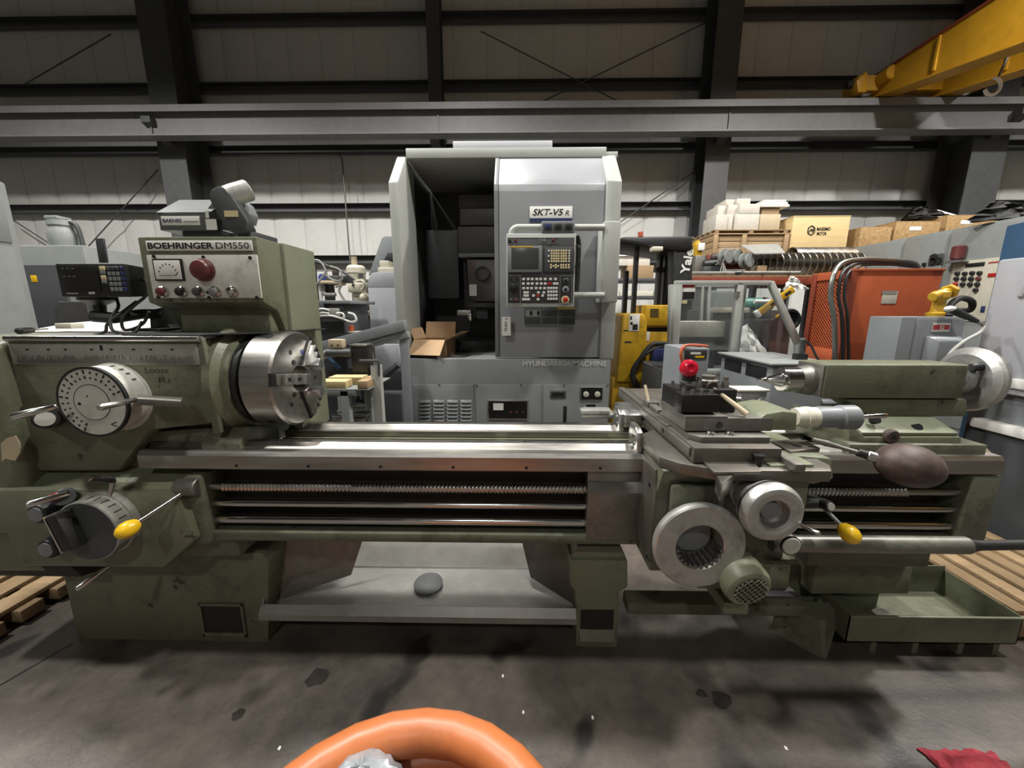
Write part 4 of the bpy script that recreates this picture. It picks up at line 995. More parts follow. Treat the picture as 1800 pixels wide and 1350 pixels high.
# ---- cardboard box on the ledge
bc = aY(765, 627, VY+.2)
CB = thing('cardboard_box', 'open brown cardboard box with flaps up inside the grey machine', 'box', (bc.x, VY+.24, zled))
Rb = Matrix.Translation((bc.x-.005, VY+.24, zled)) @ Matrix.Rotation(math.radians(-12), 4, 'Z')
W2, D2, HH, t_ = .145, .12, .15, .004
obj('box_body', MB(Rb).box(-W2, -D2, 0, W2, -D2+t_, HH).box(-W2, D2-t_, 0, W2, D2, HH).box(-W2, -D2, 0, -W2+t_, D2, HH).box(W2-t_, -D2, 0, W2, D2, HH).box(-W2, -D2, 0, W2, D2, t_), 'cardboard', CB)
def flap(p0, p1, d, L):
    p0, p1 = Vector(p0), Vector(p1); d = Vector(d).normalized()*L; n = (p1-p0).cross(d).normalized()*t_
    return MB(Rb).loft([p0, p1, p1+d, p0+d], [p0+n, p1+n, p1+d+n, p0+d+n])
obj('flap', flap((-W2, -D2, HH), (W2, -D2, HH), (.0, -.75, -.75), .17), 'cardboard_in', CB)
obj('flap', flap((-W2, D2, HH), (W2, D2, HH), (-.02, .25, 1), .15), 'cardboard_in', CB)
obj('flap', flap((W2, -D2, HH), (W2, D2, HH), (.9, 0, .45), .15), 'cardboard', CB)
obj('flap', flap((-W2, -D2, HH), (-W2, D2, HH), (-.35, 0, .9), .10), 'cardboard_in', CB)
# ================================================================ things on and left of the lathe
# ---- digital readout
DY = 1.47
DR = thing('digital_readout', 'black digital readout display with keypad on a bent arm above the headstock', 'display', (aY(230, 575, 1.6).x, 1.62, TZ+.018))
x0, x1, za, zb = RC(102, 463, 220, 522, DY)
Rr = Matrix.Translation((x0, DY, 0)) @ Matrix.Rotation(math.radians(2), 4, 'Z')
wd = x1-x0
def RR(mb=None): return MB(Rr)
hsg = obj('housing', MB(Rr).loft([(0, 0, za), (wd, 0, za), (wd, 0, zb), (0, 0, zb)], [(.01, .17, za+.01), (wd-.005, .17, za+.01), (wd-.005, .17, zb-.01), (.01, .17, zb-.01)], .005), 'black_paint', DR)
obj('display_window', MB(Rr).box(.008, -.003, za+.02, wd*.6, .002, zb-.012, .001), 'black', hsg)
px_ = wd/118
for i, zz in enumerate((.79, .52)): obj('yellow_key', MB(Rr).box(wd*.645, -.006, za+(zb-za)*zz, wd*.715, .002, za+(zb-za)*(zz+.13), .001), 'key_cream', hsg); obj('grey_key', MB(Rr).box(wd*.645, -.006, za+(zb-za)*(zz-.11), wd*.715, .002, za+(zb-za)*(zz-.01), .001), 'grey_paint', hsg)
k0 = None
for r_ in range(5):
    for q_ in range(4):
        xx = wd*(.745+q_*.062); zz = za+(zb-za)*(.80-r_*.155)
        m = 'navy' if q_ == 3 else ('grey_dark' if r_ == 0 else 'grey_paint')
        obj('key', MB(Rr).box(xx, -.005, zz, xx+wd*.05, .002, zz+(zb-za)*.11, .001, 1), m, hsg)
text('SONY', hsg, 'white', Rr @ Vector((wd*.42, -.0032, za+.010)), wd*.1, .009, bold=.03)
obj('print_line', MB(Rr).box(wd*.1, -.0045, za+.011, wd*.26, -.002, za+.015), 'cable_grey', hsg)
for r_ in range(2):
    for q_ in range(3): obj('lamp_mark', MB(Rr).box(wd*(.10+q_*.07), -.0042, zb-.02-.028*r_, wd*(.13+q_*.07), -.002, zb-.018-.028*r_), 'cable_grey', hsg)
obj('antenna_plate', MB().prism(PXZ([(167, 419), (181, 419), (188, 462), (174, 462)], 1.62), 'Y', 1.62, 1.628, .001), 'grey_dark', hsg)
c = aY(172, 524, 1.55)
obj('swivel', MB().rev((c.x, 1.55, zb-(zb-za)-.0), (0, 0, -1), [(-.005, .06), (.01, .06), (.03, .022), (.075, .018), (.09, .02)], 20), 'black', DR)
zt_ = TZ+.018
ar = obj('arm', MB().tube([aY(162, 556, 1.5), aY(200, 559, 1.52), aY(250, 552, 1.58), aY(290, 552, 1.62)], [.022, .022, .020, .020], 8), 'black_paint', DR)
obj('post', MB().prism(PXZ([(270, 546), (294, 540), (302, 570), (312, 580), (272, 580)], 1.62), 'Y', 1.60, 1.65, .003), 'black_paint', DR)
c = aY(292, 580, 1.6); obj('foot', B(c.x-.07, 1.52, zt_, c.x+.05, 1.70, zt_+.012, .003), 'black_paint', DR)
for pts in ([(252, 490, 1.56), (262, 500, 1.5), (256, 520, 1.5), (235, 538, 1.5), (215, 560, 1.48), (220, 580, 1.48), (250, 570, 1.5), (262, 548, 1.5)],
            [(205, 525, 1.55), (208, 540, 1.5), (195, 560, 1.47), (200, 582, 1.45), (235, 585, 1.47), (250, 565, 1.5)],
            [(240, 530, 1.55), (220, 545, 1.5), (190, 568, 1.46), (185, 583, 1.45), (165, 590, 1.43), (180, 592, 1.42), (215, 588, 1.44)]):
    obj('cable', MB().tube(smooth_path([aY(*p) for p in pts]), .0055, 8), 'cable', DR)
# ---- screwdriver and little boxes on the headstock
a, b_ = aZ(32, 582, TZ+.025), aZ(58, 580, TZ+.025)
sd_ = thing('screwdriver', 'screwdriver with short grey handle lying on the headstock top', 'screwdriver', (b_.x, b_.y, TZ+.012))
obj('grip', MB().rev(a, b_-a, [(0, .006), (.004, .012), ((b_-a).length*.5, .0125), ((b_-a).length*.9, .011), ((b_-a).length, .007)], 14), 'black_paint', sd_)
obj('blade', MB().cyl(b_, b_+(b_-a)*1.1, .0035, n=8), 'chrome', sd_)
c = aZ(127, 577, TZ+.013)
o = obj('parts_box', MB().box(c.x-.05, c.y-.03, TZ+.012, c.x+.03, c.y+.03, TZ+.038, .002), 'offwhite'); tag(o, 'small white carton on the headstock left of the readout arm', 'box')
c = aZ(140, 584, TZ+.013)
o = obj('ruler', MB().box(c.x-.19, c.y-.01, TZ+.012, c.x+.13, c.y+.012, TZ+.015, .0005), 'chrome'); tag(o, 'bright steel rule lying flat on the headstock top', 'ruler')
# ---- filtration unit on the pillar
BY = 1.60
BF = thing('coolant_filter', 'grey coolant filter unit with belt guard and motor on the pillar top', 'filter unit', (aY(340, 410, BY).x, BY+.1, zt))
z_a, z_b = aY(320, 405, BY).z, aY(320, 374, BY).z
x0, x1 = aY(279, 390, BY).x, aY(362, 390, BY).x
fbod = obj('filter_body', MB().prism([(BY, z_a), (BY, z_b), (BY+.12, z_b+.075), (BY+.2, z_b+.075), (BY+.2, z_a)], 'X', x0, x1+.02, .004), 'grey_dark2', BF)
obj('filter_top', MB().prism([(BY-.002, z_b+.001), (BY+.119, z_b+.079), (BY+.2, z_b+.079), (BY+.2, z_b+.07), (BY+.12, z_b+.07)], 'X', x0-.004, x1+.022, .001), 'grey_dark2', fbod)
obj('filter_base', MB().box(x0+.07, BY+.02, zt, x1+.16, BY+.2, z_a+.004, .004), 'grey_dark', BF)
xa, xb, za_, zb_ = RC(284, 380, 351, 396, BY-.002)
pl_ = obj('maker_plate', B(xa, BY-.003, za_, xb, BY+.003, zb_, .001), 'white', fbod)
text('BARNES', pl_, 'navy', (xa+.006, BY-.0032, za_+.010), (xb-xa)*.5, (zb_-za_)*.42, bold=.03)
obj('print_line', B(xa+(xb-xa)*.58, BY-.0036, za_+.011, xb-.006, BY-.002, za_+.015), 'grey_paint', pl_)
for r in ((361, 371, 367, 383, 'paper'), (368, 372, 379, 384, 'ink'), (362, 385, 381, 404, 'paper')):
    obj('warning_label', PB(r[0], r[1], r[2], r[3], BY-.0015, .002, 0), r[4], fbod)
# belt guard
def stadium(c0, c1, r, n=10):
    d = (Vector(c1)-Vector(c0)); a0 = math.atan2(d.y, d.x); out = []
    for i in range(n+1): a = a0+math.pi/2+math.pi*i/n; out.append((c0[0]+math.cos(a)*r, c0[1]+math.sin(a)*r))
    for i in range(n+1): a = a0-math.pi/2+math.pi*i/n; out.append((c1[0]+math.cos(a)*r, c1[1]+math.sin(a)*r))
    return out
g0, g1 = aY(392, 350, BY), aY(420, 392, BY)
bgd = obj('belt_guard', MB().prism(stadium((g0.x, g0.z), (g1.x, g1.z), .042), 'Y', BY-.015, BY+.03, .004), 'grey_dark', BF)
obj('guard_label', PB(394, 370, 418, 381, BY-.0165, .002, 0), 'key_cream', bgd)
obj('guard_mount', MB().prism(PXZ([(360, 372), (376, 350), (392, 372), (415, 415), (362, 412)], BY+.03), 'Y', BY+.03, BY+.12, .004), 'grey_dark', BF)
m0 = aY(398, 346, BY+.01)
obj('motor', MB().rev(m0, (.32, .3, .22), [(0, .03), (.004, .038), (.03, .04), (.085, .04), (.09, .036), (.09, .0)], 28), 'cast_alu', BF)
obj('motor_bracket', MB().prism(PXZ([(425, 352), (436, 360), (444, 378), (440, 395), (428, 385)], BY+.1), 'Y', BY+.06, BY+.14, .004), 'grey_paint', BF)
obj('power_cable', MB().tube(smooth_path([aY(440, 392, BY+.1), aY(447, 405, BY+.1), aY(446, 418, BY+.1), aY(440, 418, BY+.12)]), .006, 8), 'cable', BF)
c = aY(408, 420, 1.49); o = obj('wiring_gland', MB().cyl((c.x, 1.50, zt), (c.x, 1.50, zt+.012), .014, n=12).cyl((c.x, 1.50, zt+.01), (c.x-.03, 1.49, zt+.02), .006, n=8), 'black', cp)
# ---- left background
Y_ = 2.5
x1 = aY(38, 440, Y_).x; zt2 = aY(10, 321, Y_).z
GM = thing('machine_cabinet', 'tall pale grey machine cabinet at the left edge of view', 'cabinet', (x1-.5, Y_-.4, 0))
gb = obj('body', B(x1-1.1, Y_-.75, 0, x1, Y_, zt2, .015), 'grey_cab', GM)
obj('side_panel', B(x1-.004, Y_-.7, .3, x1+.008, Y_-.04, zt2-.38, .004), 'grey_cab', gb)
obj('side_panel', B(x1-.004, Y_-.7, zt2-.36, x1+.008, Y_-.04, zt2-.03, .004), 'grey_cab', gb)
obj('panel_screw', MB().cyl((x1+.008, Y_-.12, 1.83), (x1+.014, Y_-.12, 1.83), .008, n=10), 'ink', gb)
Y_ = 3.5
x0, x1, za, zb = RC(40, 431, 158, 560, Y_)
GP = thing('pump_tank', 'grey tank cabinet with dark front panel and yellow sticker behind the readout', 'cabinet', ((x0+x1)/2, Y_+.4, 0))
gb = obj('body', B(x0-.4, Y_, 0, x1, Y_+.8, zb, .012), 'grey_cab', GP)
obj('front_panel', B(x0-.3, Y_-.02, .3, aY(118, 500, Y_).x, Y_, aY(80, 466, Y_).z, .004), 'grey_dark', gb)
obj('yellow_sticker', PB(54, 484, 64, 496, Y_-.024, .006, .002), 'yellow_knob', gb)
obj('lower_unit', B(aY(112, 540, Y_).x, Y_-.05, 0, x1-.02, Y_+.02, aY(140, 530, Y_).z, .01), 'vtl_in', gb)
c = aY(115, 430, Y_+.2)
PM = thing('coolant_pump', 'grey lumpy coolant pump with bent pipe standing on the tank cabinet', 'pump', (c.x, c.y, zb))
obj('pump_body', MB().rev((c.x, c.y, zb), (0, 0, 1), [(0, .10), (.05, .105), (.12, .11), (.16, .095), (.19, .085), (.2, .095), (.24, .09), (.25, .05), (.26, 0)], 20), 'grey_cab', PM)
obj('pump_cap', MB().box(c.x-.075, c.y-.07, zb+.24, c.x+.05, c.y+.06, zb+.28, .012), 'grey_cab', PM)
obj('pipe', MB().tube(smooth_path([(c.x+.04, c.y, zb+.23), (c.x+.11, c.y, zb+.23), (c.x+.15, c.y, zb+.18), (c.x+.165, c.y, zb+.05), (c.x+.165, c.y, zb)]), .018, 10), 'grey_dark', PM)
# white covered bench behind the headstock
Y_ = 2.0
x0, x1 = aY(28, 580, Y_).x, aY(312, 570, Y_).x
za, zb = aY(170, 584, Y_).z, aY(200, 549, Y_+.25).z
WB = thing('white_covered_bench', 'white plastic covered bench top behind the headstock', 'bench', ((x0+x1)/2, Y_+.25, 0))
obj('cover', MB().loft([(x0, Y_, za), (x1, Y_, za), (x1, Y_+.55, za), (x0, Y_+.55, za)], [(x0+.06, Y_+.2, zb-.06), (x1-.03, Y_+.2, zb), (x1-.03, Y_+.5, zb), (x0+.06, Y_+.5, zb-.06)], .006), 'white', WB)
obj('cabinet', B(x0+.02, Y_+.02, 0, x1-.02, Y_+.5, za), 'grey_light', WB)
c = aY(302, 560, 1.98)
c = aY(303, 560, 1.74); z0_, z1_, z2_ = TZ+.018, aY(303, 549, 1.74).z, aY(303, 536, 1.74).z
BO = thing('small_bottle', 'small white bottle with orange band standing behind the readout post', 'bottle', (c.x, 1.74, z0_))
obj('bottle_body', MB().box(c.x-.024, 1.722, z0_, c.x+.024, 1.758, z1_, .006), 'paper', BO)
obj('bottle_band', MB().box(c.x-.0245, 1.7215, z1_, c.x+.0245, 1.7585, z1_+.018, .002), 'orange_paint', BO)
obj('bottle_neck', MB().cyl((c.x, 1.74, z1_+.018), (c.x, 1.74, z2_), .014, n=14), 'paper', BO)
# ---- background between the pillar and the vertical machine
Y_ = 2.9
DB = thing('dark_cabinet', 'dark grey low machine cabinet behind the chuck', 'cabinet', (aY(575, 560, Y_).x, Y_+.3, 0))
db = obj('body', PB(528, 531, 612, 760, Y_, .48, .01), 'grey_dark', DB)
z_ = aY(570, 530, Y_).z
obj('top_ledge', PB(530, 528, 614, 534, Y_-.03, .52, .004), 'grey_paint', db)
obj('side_box', PB(531, 533, 557, 565, Y_-.14, .14, .006), 'grey_dark', db)
obj('side_shelf', PB(555, 556, 612, 566, Y_-.12, .12, .003), 'panel_dark', db)
for px, py in ((541, 555), (544, 553)): obj('handle_mark', MB().tube([aY(px-2, py+4, Y_-.145), aY(px+1, py-4, Y_-.145)], .005, 6), 'chrome', db)
jb = obj('junction_box', PB(577, 542, 592, 556, Y_-.08, .06, .004), 'cable_grey'); tag(jb, 'small pale junction box with white cables on the dark cabinet shelf', 'junction box')
WL[jb.name] = WL[jb.name]
CA = thing('white_cables', 'bundle of white cables looping over the dark cabinet shelf', 'cables', (aY(590, 565, Y_-.1).x, Y_-.09, aY(590, 566, Y_-.12).z))
for pts in ([(578, 545), (566, 543), (558, 546), (557, 552)], [(578, 551), (566, 550), (558, 554)], [(557, 556), (580, 555), (600, 560), (617, 566), (626, 563), (622, 553), (612, 550)], [(592, 551), (602, 551), (605, 558), (600, 560)]):
    obj('cable', MB().tube(smooth_path([aY(px, py, Y_-.12) for px, py in pts]), .008, 6), 'paper', CA)
for pts in ([(542, 532), (546, 520), (550, 505), (549, 465), (545, 455)],):
    obj('cable', MB().tube(smooth_path([aY(px, py, Y_-.02) for px, py in pts]), .008, 6), 'paper', CA)
# standing pole with boom and looped cables
Y_ = 3.56
PO = thing('cable_boom', 'dark post with slanted cable boom behind the control pillar', 'boom', (aY(553, 530, Y_).x, Y_, 0))
c = aY(553, 500, Y_)
obj('post', MB().box(c.x-.022, Y_-.02, 0, c.x+.022, Y_+.02, aY(553, 462, Y_).z, .003), 'black_paint', PO)
obj('boom', MB().tube([aY(532, 452, Y_), aY(600, 476, Y_), aY(622, 492, Y_)], .012, 8), 'grey_dark', PO)
for pts in ([(544, 458), (560, 458), (570, 470), (578, 488), (594, 494), (602, 488), (596, 474), (580, 468)], [(590, 505), (600, 501), (596, 512), (608, 530), (622, 540)], [(548, 460), (543, 470), (549, 495), (552, 530)], [(575, 475), (563, 492), (556, 500)]):
    obj('looped_cable', MB().tube(smooth_path([aY(px, py, Y_-.03) for px, py in pts]), .009, 6), 'cable_grey', PO)
# pillar drill / milling head, cream
Y_ = 4.5
MM = thing('milling_head', 'cream bench milling machine with round motor behind the chuck', 'milling machine', (aY(628, 560, Y_).x, Y_, 0))
c = aY(627, 490, Y_); zz = aY(627, 464, Y_).z
col_ = obj('column', MB().cyl((c.x+.05, Y_+.18, 0), (c.x+.05, Y_+.18, c.z), .09, n=18), 'grey_paint', MM)
mt_ = obj('motor', MB().rev((c.x, Y_, aY(627, 513, Y_).z), (0, 0, 1), [(0, .09), (.03, .1), (.2, .1), (.205, .108), (.26, .105), (.29, .08), (.295, 0)], 24), 'cream', MM)
obj('motor_label', PB(630, 481, 638, 489, Y_-.105, .01, 0), 'grey_dark', mt_)
hd_ = obj('gear_head', PB(610, 497, 645, 514, Y_-.14, .3, .02), 'cream', MM)
for py in (492, 496.5, 501): obj('speed_button', MB().cyl(aY(620, py, Y_-.14), aY(620, py, Y_-.155), .012, n=8), 'ink', hd_)
obj('quill_housing', PB(621, 513, 636, 534, Y_-.1, .16, .01), 'cream', MM)
obj('crank', MB().tube(smooth_path([aY(628, 494, Y_-.16), aY(638, 494, Y_-.2), aY(641, 503, Y_-.2), aY(636, 510, Y_-.18)]), .014, 8), 'cream', MM)
obj('handle_ball', MB().ell(aY(641, 523, Y_-.15), .055, 14, 10), 'cream', MM)
obj('vise', PB(622, 531, 638, 546, Y_-.2, .2, .02), 'brown_ball', MM)
obj('table', PB(612, 546, 648, 556, Y_-.25, .5, .01), 'tan', MM)
obj('knee', PB(616, 556, 648, 720, Y_-.15, .4, .02), 'grey_dark', MM)
obj('wooden_block', PB(620, 451, 629, 464, Y_+.1, .06, .01), 'wood', MM) if False else None
c = aY(624, 462, Y_+.02); o = obj('wooden_cup', MB().rev((c.x, Y_, WL[mt_.name].z+.147), (0, 0, 1), [(0, .028), (.03, .034), (.07, .03), (.09, .036), (.095, .0)], 14), 'tan'); tag(o, 'tan wooden cup on top of the milling motor', 'cup')
Y_ = 3.95
RT = thing('round_table_stand', 'round topped stand with pipes between post and milling head', 'stand', (aY(578, 520, Y_).x, Y_, 0))
c = aY(578, 498, Y_)
obj('top', MB().cyl((c.x, Y_, c.z-.015), (c.x, Y_, c.z+.015), .16, n=28, b=.006), 'tan', RT)
obj('stem', MB().cyl((c.x, Y_, 0), (c.x, Y_, c.z-.01), .05, n=14), 'grey_dark', RT)
obj('pipe', MB().tube(smooth_path([aY(568, 502, Y_-.1), aY(569, 515, Y_-.1), aY(576, 518, Y_-.1), aY(590, 518, Y_-.1)]), .02, 8), 'cable_grey', RT)
obj('leg_tube', MB().cyl(aY(562, 500, Y_-.1), aY(563, 530, Y_-.1), .025, n=12), 'white', RT)
obj('tool_tray', PB(559, 484, 605, 496, Y_-.05, .2, .01), 'grey_dark', RT)
o = obj('blue_lid', MB().rev(aY(567, 488, Y_-.1), (0, -1, .2), [(0, .035), (.02, .033), (.022, 0)], 16), 'blue', RT)
obj('brown_tool', PB(583, 470, 592, 486, Y_-.02, .06, .01), 'brown_ball', RT)
# pale grey rounded housing and dark conveyor left of the vertical machine
Y_ = 3.45
x0, x1, za, zb = RC(648, 478, 700, 580, Y_)
CH = thing('coolant_housing', 'pale grey housing with rounded shoulders beside the vertical machine', 'housing', ((x0+x1)/2, Y_+.3, 0))
obj('body', B(x0, Y_, 0, jl0-.02, Y_+.5, aY(675, 505, Y_).z, .006), 'grey_light', CH)
obj('shoulder', MB().prism([(x0, aY(675, 505, Y_).z), (x0+.01, zb-.06), (x0+.04, zb-.01), (x0+.1, zb), (jl0-.02, zb), (jl0-.02, aY(675, 505, Y_).z)], 'Y', Y_, Y_+.5, .004), 'grey_light', CH)
obj('cap', PB(664, 470, 700, 479, Y_+.06, .3, .006), 'offwhite', CH)
obj('cap_block', PB(667, 458, 683, 471, Y_+.1, .15, .006), 'offwhite', CH)
Y_ = 3.95
CV = thing('chip_conveyor', 'dark inclined chip conveyor head beside the vertical machine', 'conveyor', (aY(690, 500, Y_).x, Y_+.2, 0))
obj('hood', MB().prism(PXZ([(648, 484), (651, 474), (671, 418), (676, 415), (715, 415), (715, 484)], Y_), 'Y', Y_, Y_+.45, .008), 'grey_paint', CV)
obj('hood_opening', MB().prism(PXZ([(676, 455), (682, 444), (715, 444), (715, 470), (678, 470)], Y_-.004), 'Y', Y_-.006, Y_+.01, .002), 'ink', CV)
obj('support', PB(668, 484, 700, 760, Y_+.1, .3, .01), 'grey_dark', CV)
# inclined rail in front of it
Y_ = 2.75
a0, a1 = aY(536, 622, Y_), aY(712, 576, Y_)
d = (a1-a0); L = d.length; ang = math.atan2(d.z, d.x)
Rm = Matrix.Translation(a0) @ Matrix.Rotation(-ang, 4, 'Y')
RL = thing('inclined_rail', 'grey inclined feeder rail running up beside the vertical machine', 'rail', (a0.x+L/2, Y_+.05, 0))
obj('upper_channel', MB(Rm).box(0, 0, -.02, L, .09, .055, .003), 'grey_paint', RL)
obj('lower_channel', MB(Rm).box(0, .01, -.075, L, .08, -.028, .003), 'grey_cab', RL)
obj('rail_slot', MB(Rm).box(.15, -.003, -.026, L-.02, .05, -.019), 'ink', RL)
for t in (.62, .97):
    p = a0+d*t; obj('rail_leg', B(p.x-.03, Y_+.02, 0, p.x+.03, Y_+.07, p.z-.06, .004), 'grey_paint', RL)
c = aY(613, 590, Y_+.2)
BT = thing('coolant_bottle', 'cream plastic bottle with red cap behind the inclined rail', 'bottle', (c.x, Y_+.25, z_ if False else aY(613, 600, Y_+.25).z))
zz = aY(613, 600, Y_+.25).z; za = aY(613, 582, Y_+.25).z
obj('bottle_body', MB().box(c.x-.06, Y_+.18, zz, c.x+.06, Y_+.30, za-.01, .012).box(c.x-.066, Y_+.175, za-.012, c.x+.066, Y_+.305, za, .004), 'offwhite', BT)
obj('bottle_cap', MB().cyl((c.x, Y_+.24, za), (c.x, Y_+.24, za+.045), .026, n=16, b=.004), 'orange_paint', BT)
sh = obj('shelf_bracket', B(c.x-.12, Y_+.10, zz-.02, c.x+.12, Y_+.32, zz, .003), 'grey_paint', DB)
# black tool slide with knurled grip on a steel bench
Y_ = 2.25
BX = thing('steel_bench', 'grey steel bench frame carrying timber blocks behind the bed', 'bench', (aY(600, 700, Y_).x, Y_+.15, 0))
obj('bench_rail', PB(545, 684, 625, 697, Y_, .05, .004), 'grey_cab', BX)
obj('bench_rail', B(aY(545, 690, Y_).x, Y_+.35, aY(600, 697, Y_).z, aY(625, 690, Y_).x, Y_+.40, aY(600, 684, Y_).z, .004), 'grey_cab', BX)
tz = aY(600, 684, Y_).z
for px, y in ((553, Y_), (607, Y_), (553, Y_+.35), (607, Y_+.35)):
    x = aY(px, 720, Y_).x; obj('leg', B(x-.025, y, 0, x+.025, y+.05, tz-.01, .003), 'grey_cab', BX)
obj('bench_plate', B(aY(546, 690, Y_).x, Y_, tz-.008, aY(648, 690, Y_).x, Y_+.4, tz, .002), 'grey_cab', BX)
def timber(a, b_, c, d, Y, dep, lab):
    xa, xb, za_, zb_ = RC(a, b_, c, d, Y)
    o = obj('timber_block', B(xa, Y, za_, xb, Y+dep, zb_, .004), 'wood_pale'); tag(o, lab, 'timber'); return o
x_a, x_b = aY(550, 675, Y_).x, aY(606, 675, Y_).x
o = obj('timber_block', B(x_a, Y_+.01, tz+.001, x_b, Y_+.11, tz+.045, .004), 'wood_pale'); tag(o, 'pale timber block lying along the front of the steel bench', 'timber')
o = obj('timber_block', B(x_a+.03, Y_+.13, tz+.001, x_b+.05, Y_+.24, tz+.05, .004), 'wood_pale'); tag(o, 'pale timber block lying behind the front one on the steel bench', 'timber')
o = obj('timber_block', B(aY(628, 680, Y_).x, Y_+.0, tz+.001, aY(646, 680, Y_).x, Y_+.2, tz+.05, .004), 'wood'); tag(o, 'short timber offcut right of the black tool slide', 'timber')
x0, x1, za, zb = RC(602, 612, 632, 684, Y_+.12)
TS = thing('black_tool_slide', 'black block with knurled grip standing on the steel bench', 'tool slide', ((x0+x1)/2, Y_+.3, tz))
bk = obj('block', MB().box(x0, Y_+.255, tz+.05, x1, Y_+.36, zb, .006).box(x0-.04, Y_+.27, tz, x0+.09, Y_+.35, tz+.09, .01), 'black_paint', TS)
obj('slide_top', B(x0-.005, Y_+.25, zb, x1+.003, Y_+.362, zb+.01, .003), 'alu', bk)
g0 = aY(574, 620, Y_+.26); obj('knurled_grip', MB().cyl(g0, (x0+.005, g0.y, g0.z), .027, n=20, b=.004), 'grey_dark', bk)
obj('grip_end', MB().ell(g0, .02, 12, 8), 'cable_grey', bk)
obj('bracket', PB(577, 597, 601, 612, Y_+.25, .06, .003), 'tan', bk)
for px in (583, 594): obj('bracket_screw', MB().cyl(aY(px, 607, Y_+.25), aY(px, 607, Y_+.244), .006, n=8), 'ink', bk)
obj('adjust_knob', MB().cyl((x1-.005, Y_+.30, aY(635, 652, Y_+.26).z), (x1+.02, Y_+.30, aY(635, 652, Y_+.26).z), .035, n=18, b=.004), 'black', bk)
obj('blue_arm', MB().tube([aY(578, 630, Y_+.3), aY(597, 648, Y_+.3)], .012, 6), 'machine_blue', bk)
# stand post with L rod
Y_ = 2.35
PS = thing('steel_post', 'slim steel angle post with bent rod left of the vertical machine', 'post', (aY(662, 700, Y_).x, Y_, 0))
c = aY(662, 690, Y_)
obj('angle', MB().prism([(c.x-.028, Y_), (c.x+.028, Y_), (c.x+.028, Y_+.05), (c.x+.02, Y_+.05), (c.x+.02, Y_+.008), (c.x-.028, Y_+.008)], 'Z', 0, aY(662, 643, Y_).z), 'vtl_light', PS)
obj('bent_rod', MB().tube([aY(632, 634, Y_), aY(650, 634, Y_), aY(664, 634, Y_), aY(666, 640, Y_), aY(666, 660, Y_)], .008, 8), 'grey_dark', PS)
# stepped way covers
Y_ = 2.2
WC = thing('way_cover_steps', 'stack of bright stepped steel way covers below the bench', 'way cover', (aY(572, 730, Y_).x, Y_+.3, 0))
for i in range(7):
    y0 = Y_+.02+i*.075; z0_ = .66+i*.016
    xl = aY(545, 730, Y_).x
    obj('cover_plate', MB().prism([(y0, z0_), (y0, z0_+.014), (y0+.1, z0_+.014), (y0+.1, z0_)], 'X', xl-.03, xl+.21-.00*i, .002), 'chrome', WC)
obj('cover_base', B(aY(545, 730, Y_).x-.02, Y_+.03, 0, aY(545, 730, Y_).x+.2, Y_+.6, .655), 'grey_dark', WC)
# wedge guard and dark body between bench and vertical machine
Y_ = 3.05
o = thing('machine_guard', 'pale sheet metal guard panel behind the steel post', 'guard', (aY(680, 660, Y_).x, Y_, 0))
obj('panel', MB().prism(PXZ([(640, 672), (655, 605), (700, 605), (705, 640), (655, 680)], Y_), 'Y', Y_, Y_+.02, .002), 'grey_light', o)
obj('frame', MB().tube([aY(640, 690, Y_-.02), aY(700, 640, Y_-.02)], .03, 8), 'grey_dark', o)
obj('foot', B(aY(645, 690, Y_).x, Y_-.04, 0, aY(708, 690, Y_).x, Y_+.1, aY(680, 690, Y_).z, .01), 'grey_dark', o)
# ================================================================ right background
def aX(px, py, X):
    d = ray(px, py); return Vector((0, 0, H)) + d*(X/d.x)
# ---- forklift
FY = 4.35
FK = thing('forklift', 'yellow and black stand-up forklift parked behind the vertical machine', 'forklift', (aY(1130, 600, FY).x, FY+.4, 0))
bd = obj('rear_body', MB().prism(PXZ([(1094, 557), (1098, 551), (1133, 551), (1138, 566), (1136, 672), (1084, 672)], FY), 'Y', FY, FY+.8, .02), 'truck_yellow', FK)
za = aY(1110, 672, FY).z
obj('chassis', B(aY(1080, 640, FY).x, FY+.05, .12, aY(1136, 640, FY).x, FY+.9, za+.05, .02), 'truck_yellow', FK)
obj('battery_hood', PB(1134, 537+27, 1190, 612-36, FY+.1, .7, .015), 'truck_yellow', FK)
hood = obj('hood_panel', PB(1134, 562, 1186, 574, FY+.08, .5, .01), 'truck_yellow', FK)
pn_ = obj('side_panel', PB(1135, 536, 1186, 573, FY+.06, .6, .015), 'truck_yellow', FK)
for j in range(5): obj('vent_slot', PB(1143, 543+j*3.2, 1158, 544.6+j*3.2, FY+.056, .01, 0), 'ink', pn_)
obj('lower_panel', PB(1130, 583, 1190, 650, FY+.1, .6, .01), 'truck_yellow', FK)
obj('dark_gap', PB(1134, 572, 1190, 586, FY+.14, .5, .005), 'ink', FK)
obj('lower_skirt', PB(1126, 648, 1192, 672, FY+.05, .6, .01), 'truck_yellow', FK)
lab = obj('notice', PB(1106, 552, 1124, 582, FY-.006, .012, .002), 'paper', bd)
for r in ((1108, 556, 1111, 562), (1108, 566, 1112, 571), (1112, 570, 1121, 580)): obj('notice_print', PB(*r, FY-.008, .003, 0), 'ink', lab)
obj('notice', PB(1132, 583, 1142, 600, FY+.094, .01, .001), 'paper', FK)
obj('scuff_mark', PB(1098, 600, 1110, 603, FY-.002, .004, 0), 'grime_shade', bd); obj('scuff_mark', PB(1096, 580, 1104, 582, FY-.002, .004, 0), 'grime_shade', bd)
z_g0, z_g1 = aY(1150, 430, FY).z, aY(1150, 416, FY).z
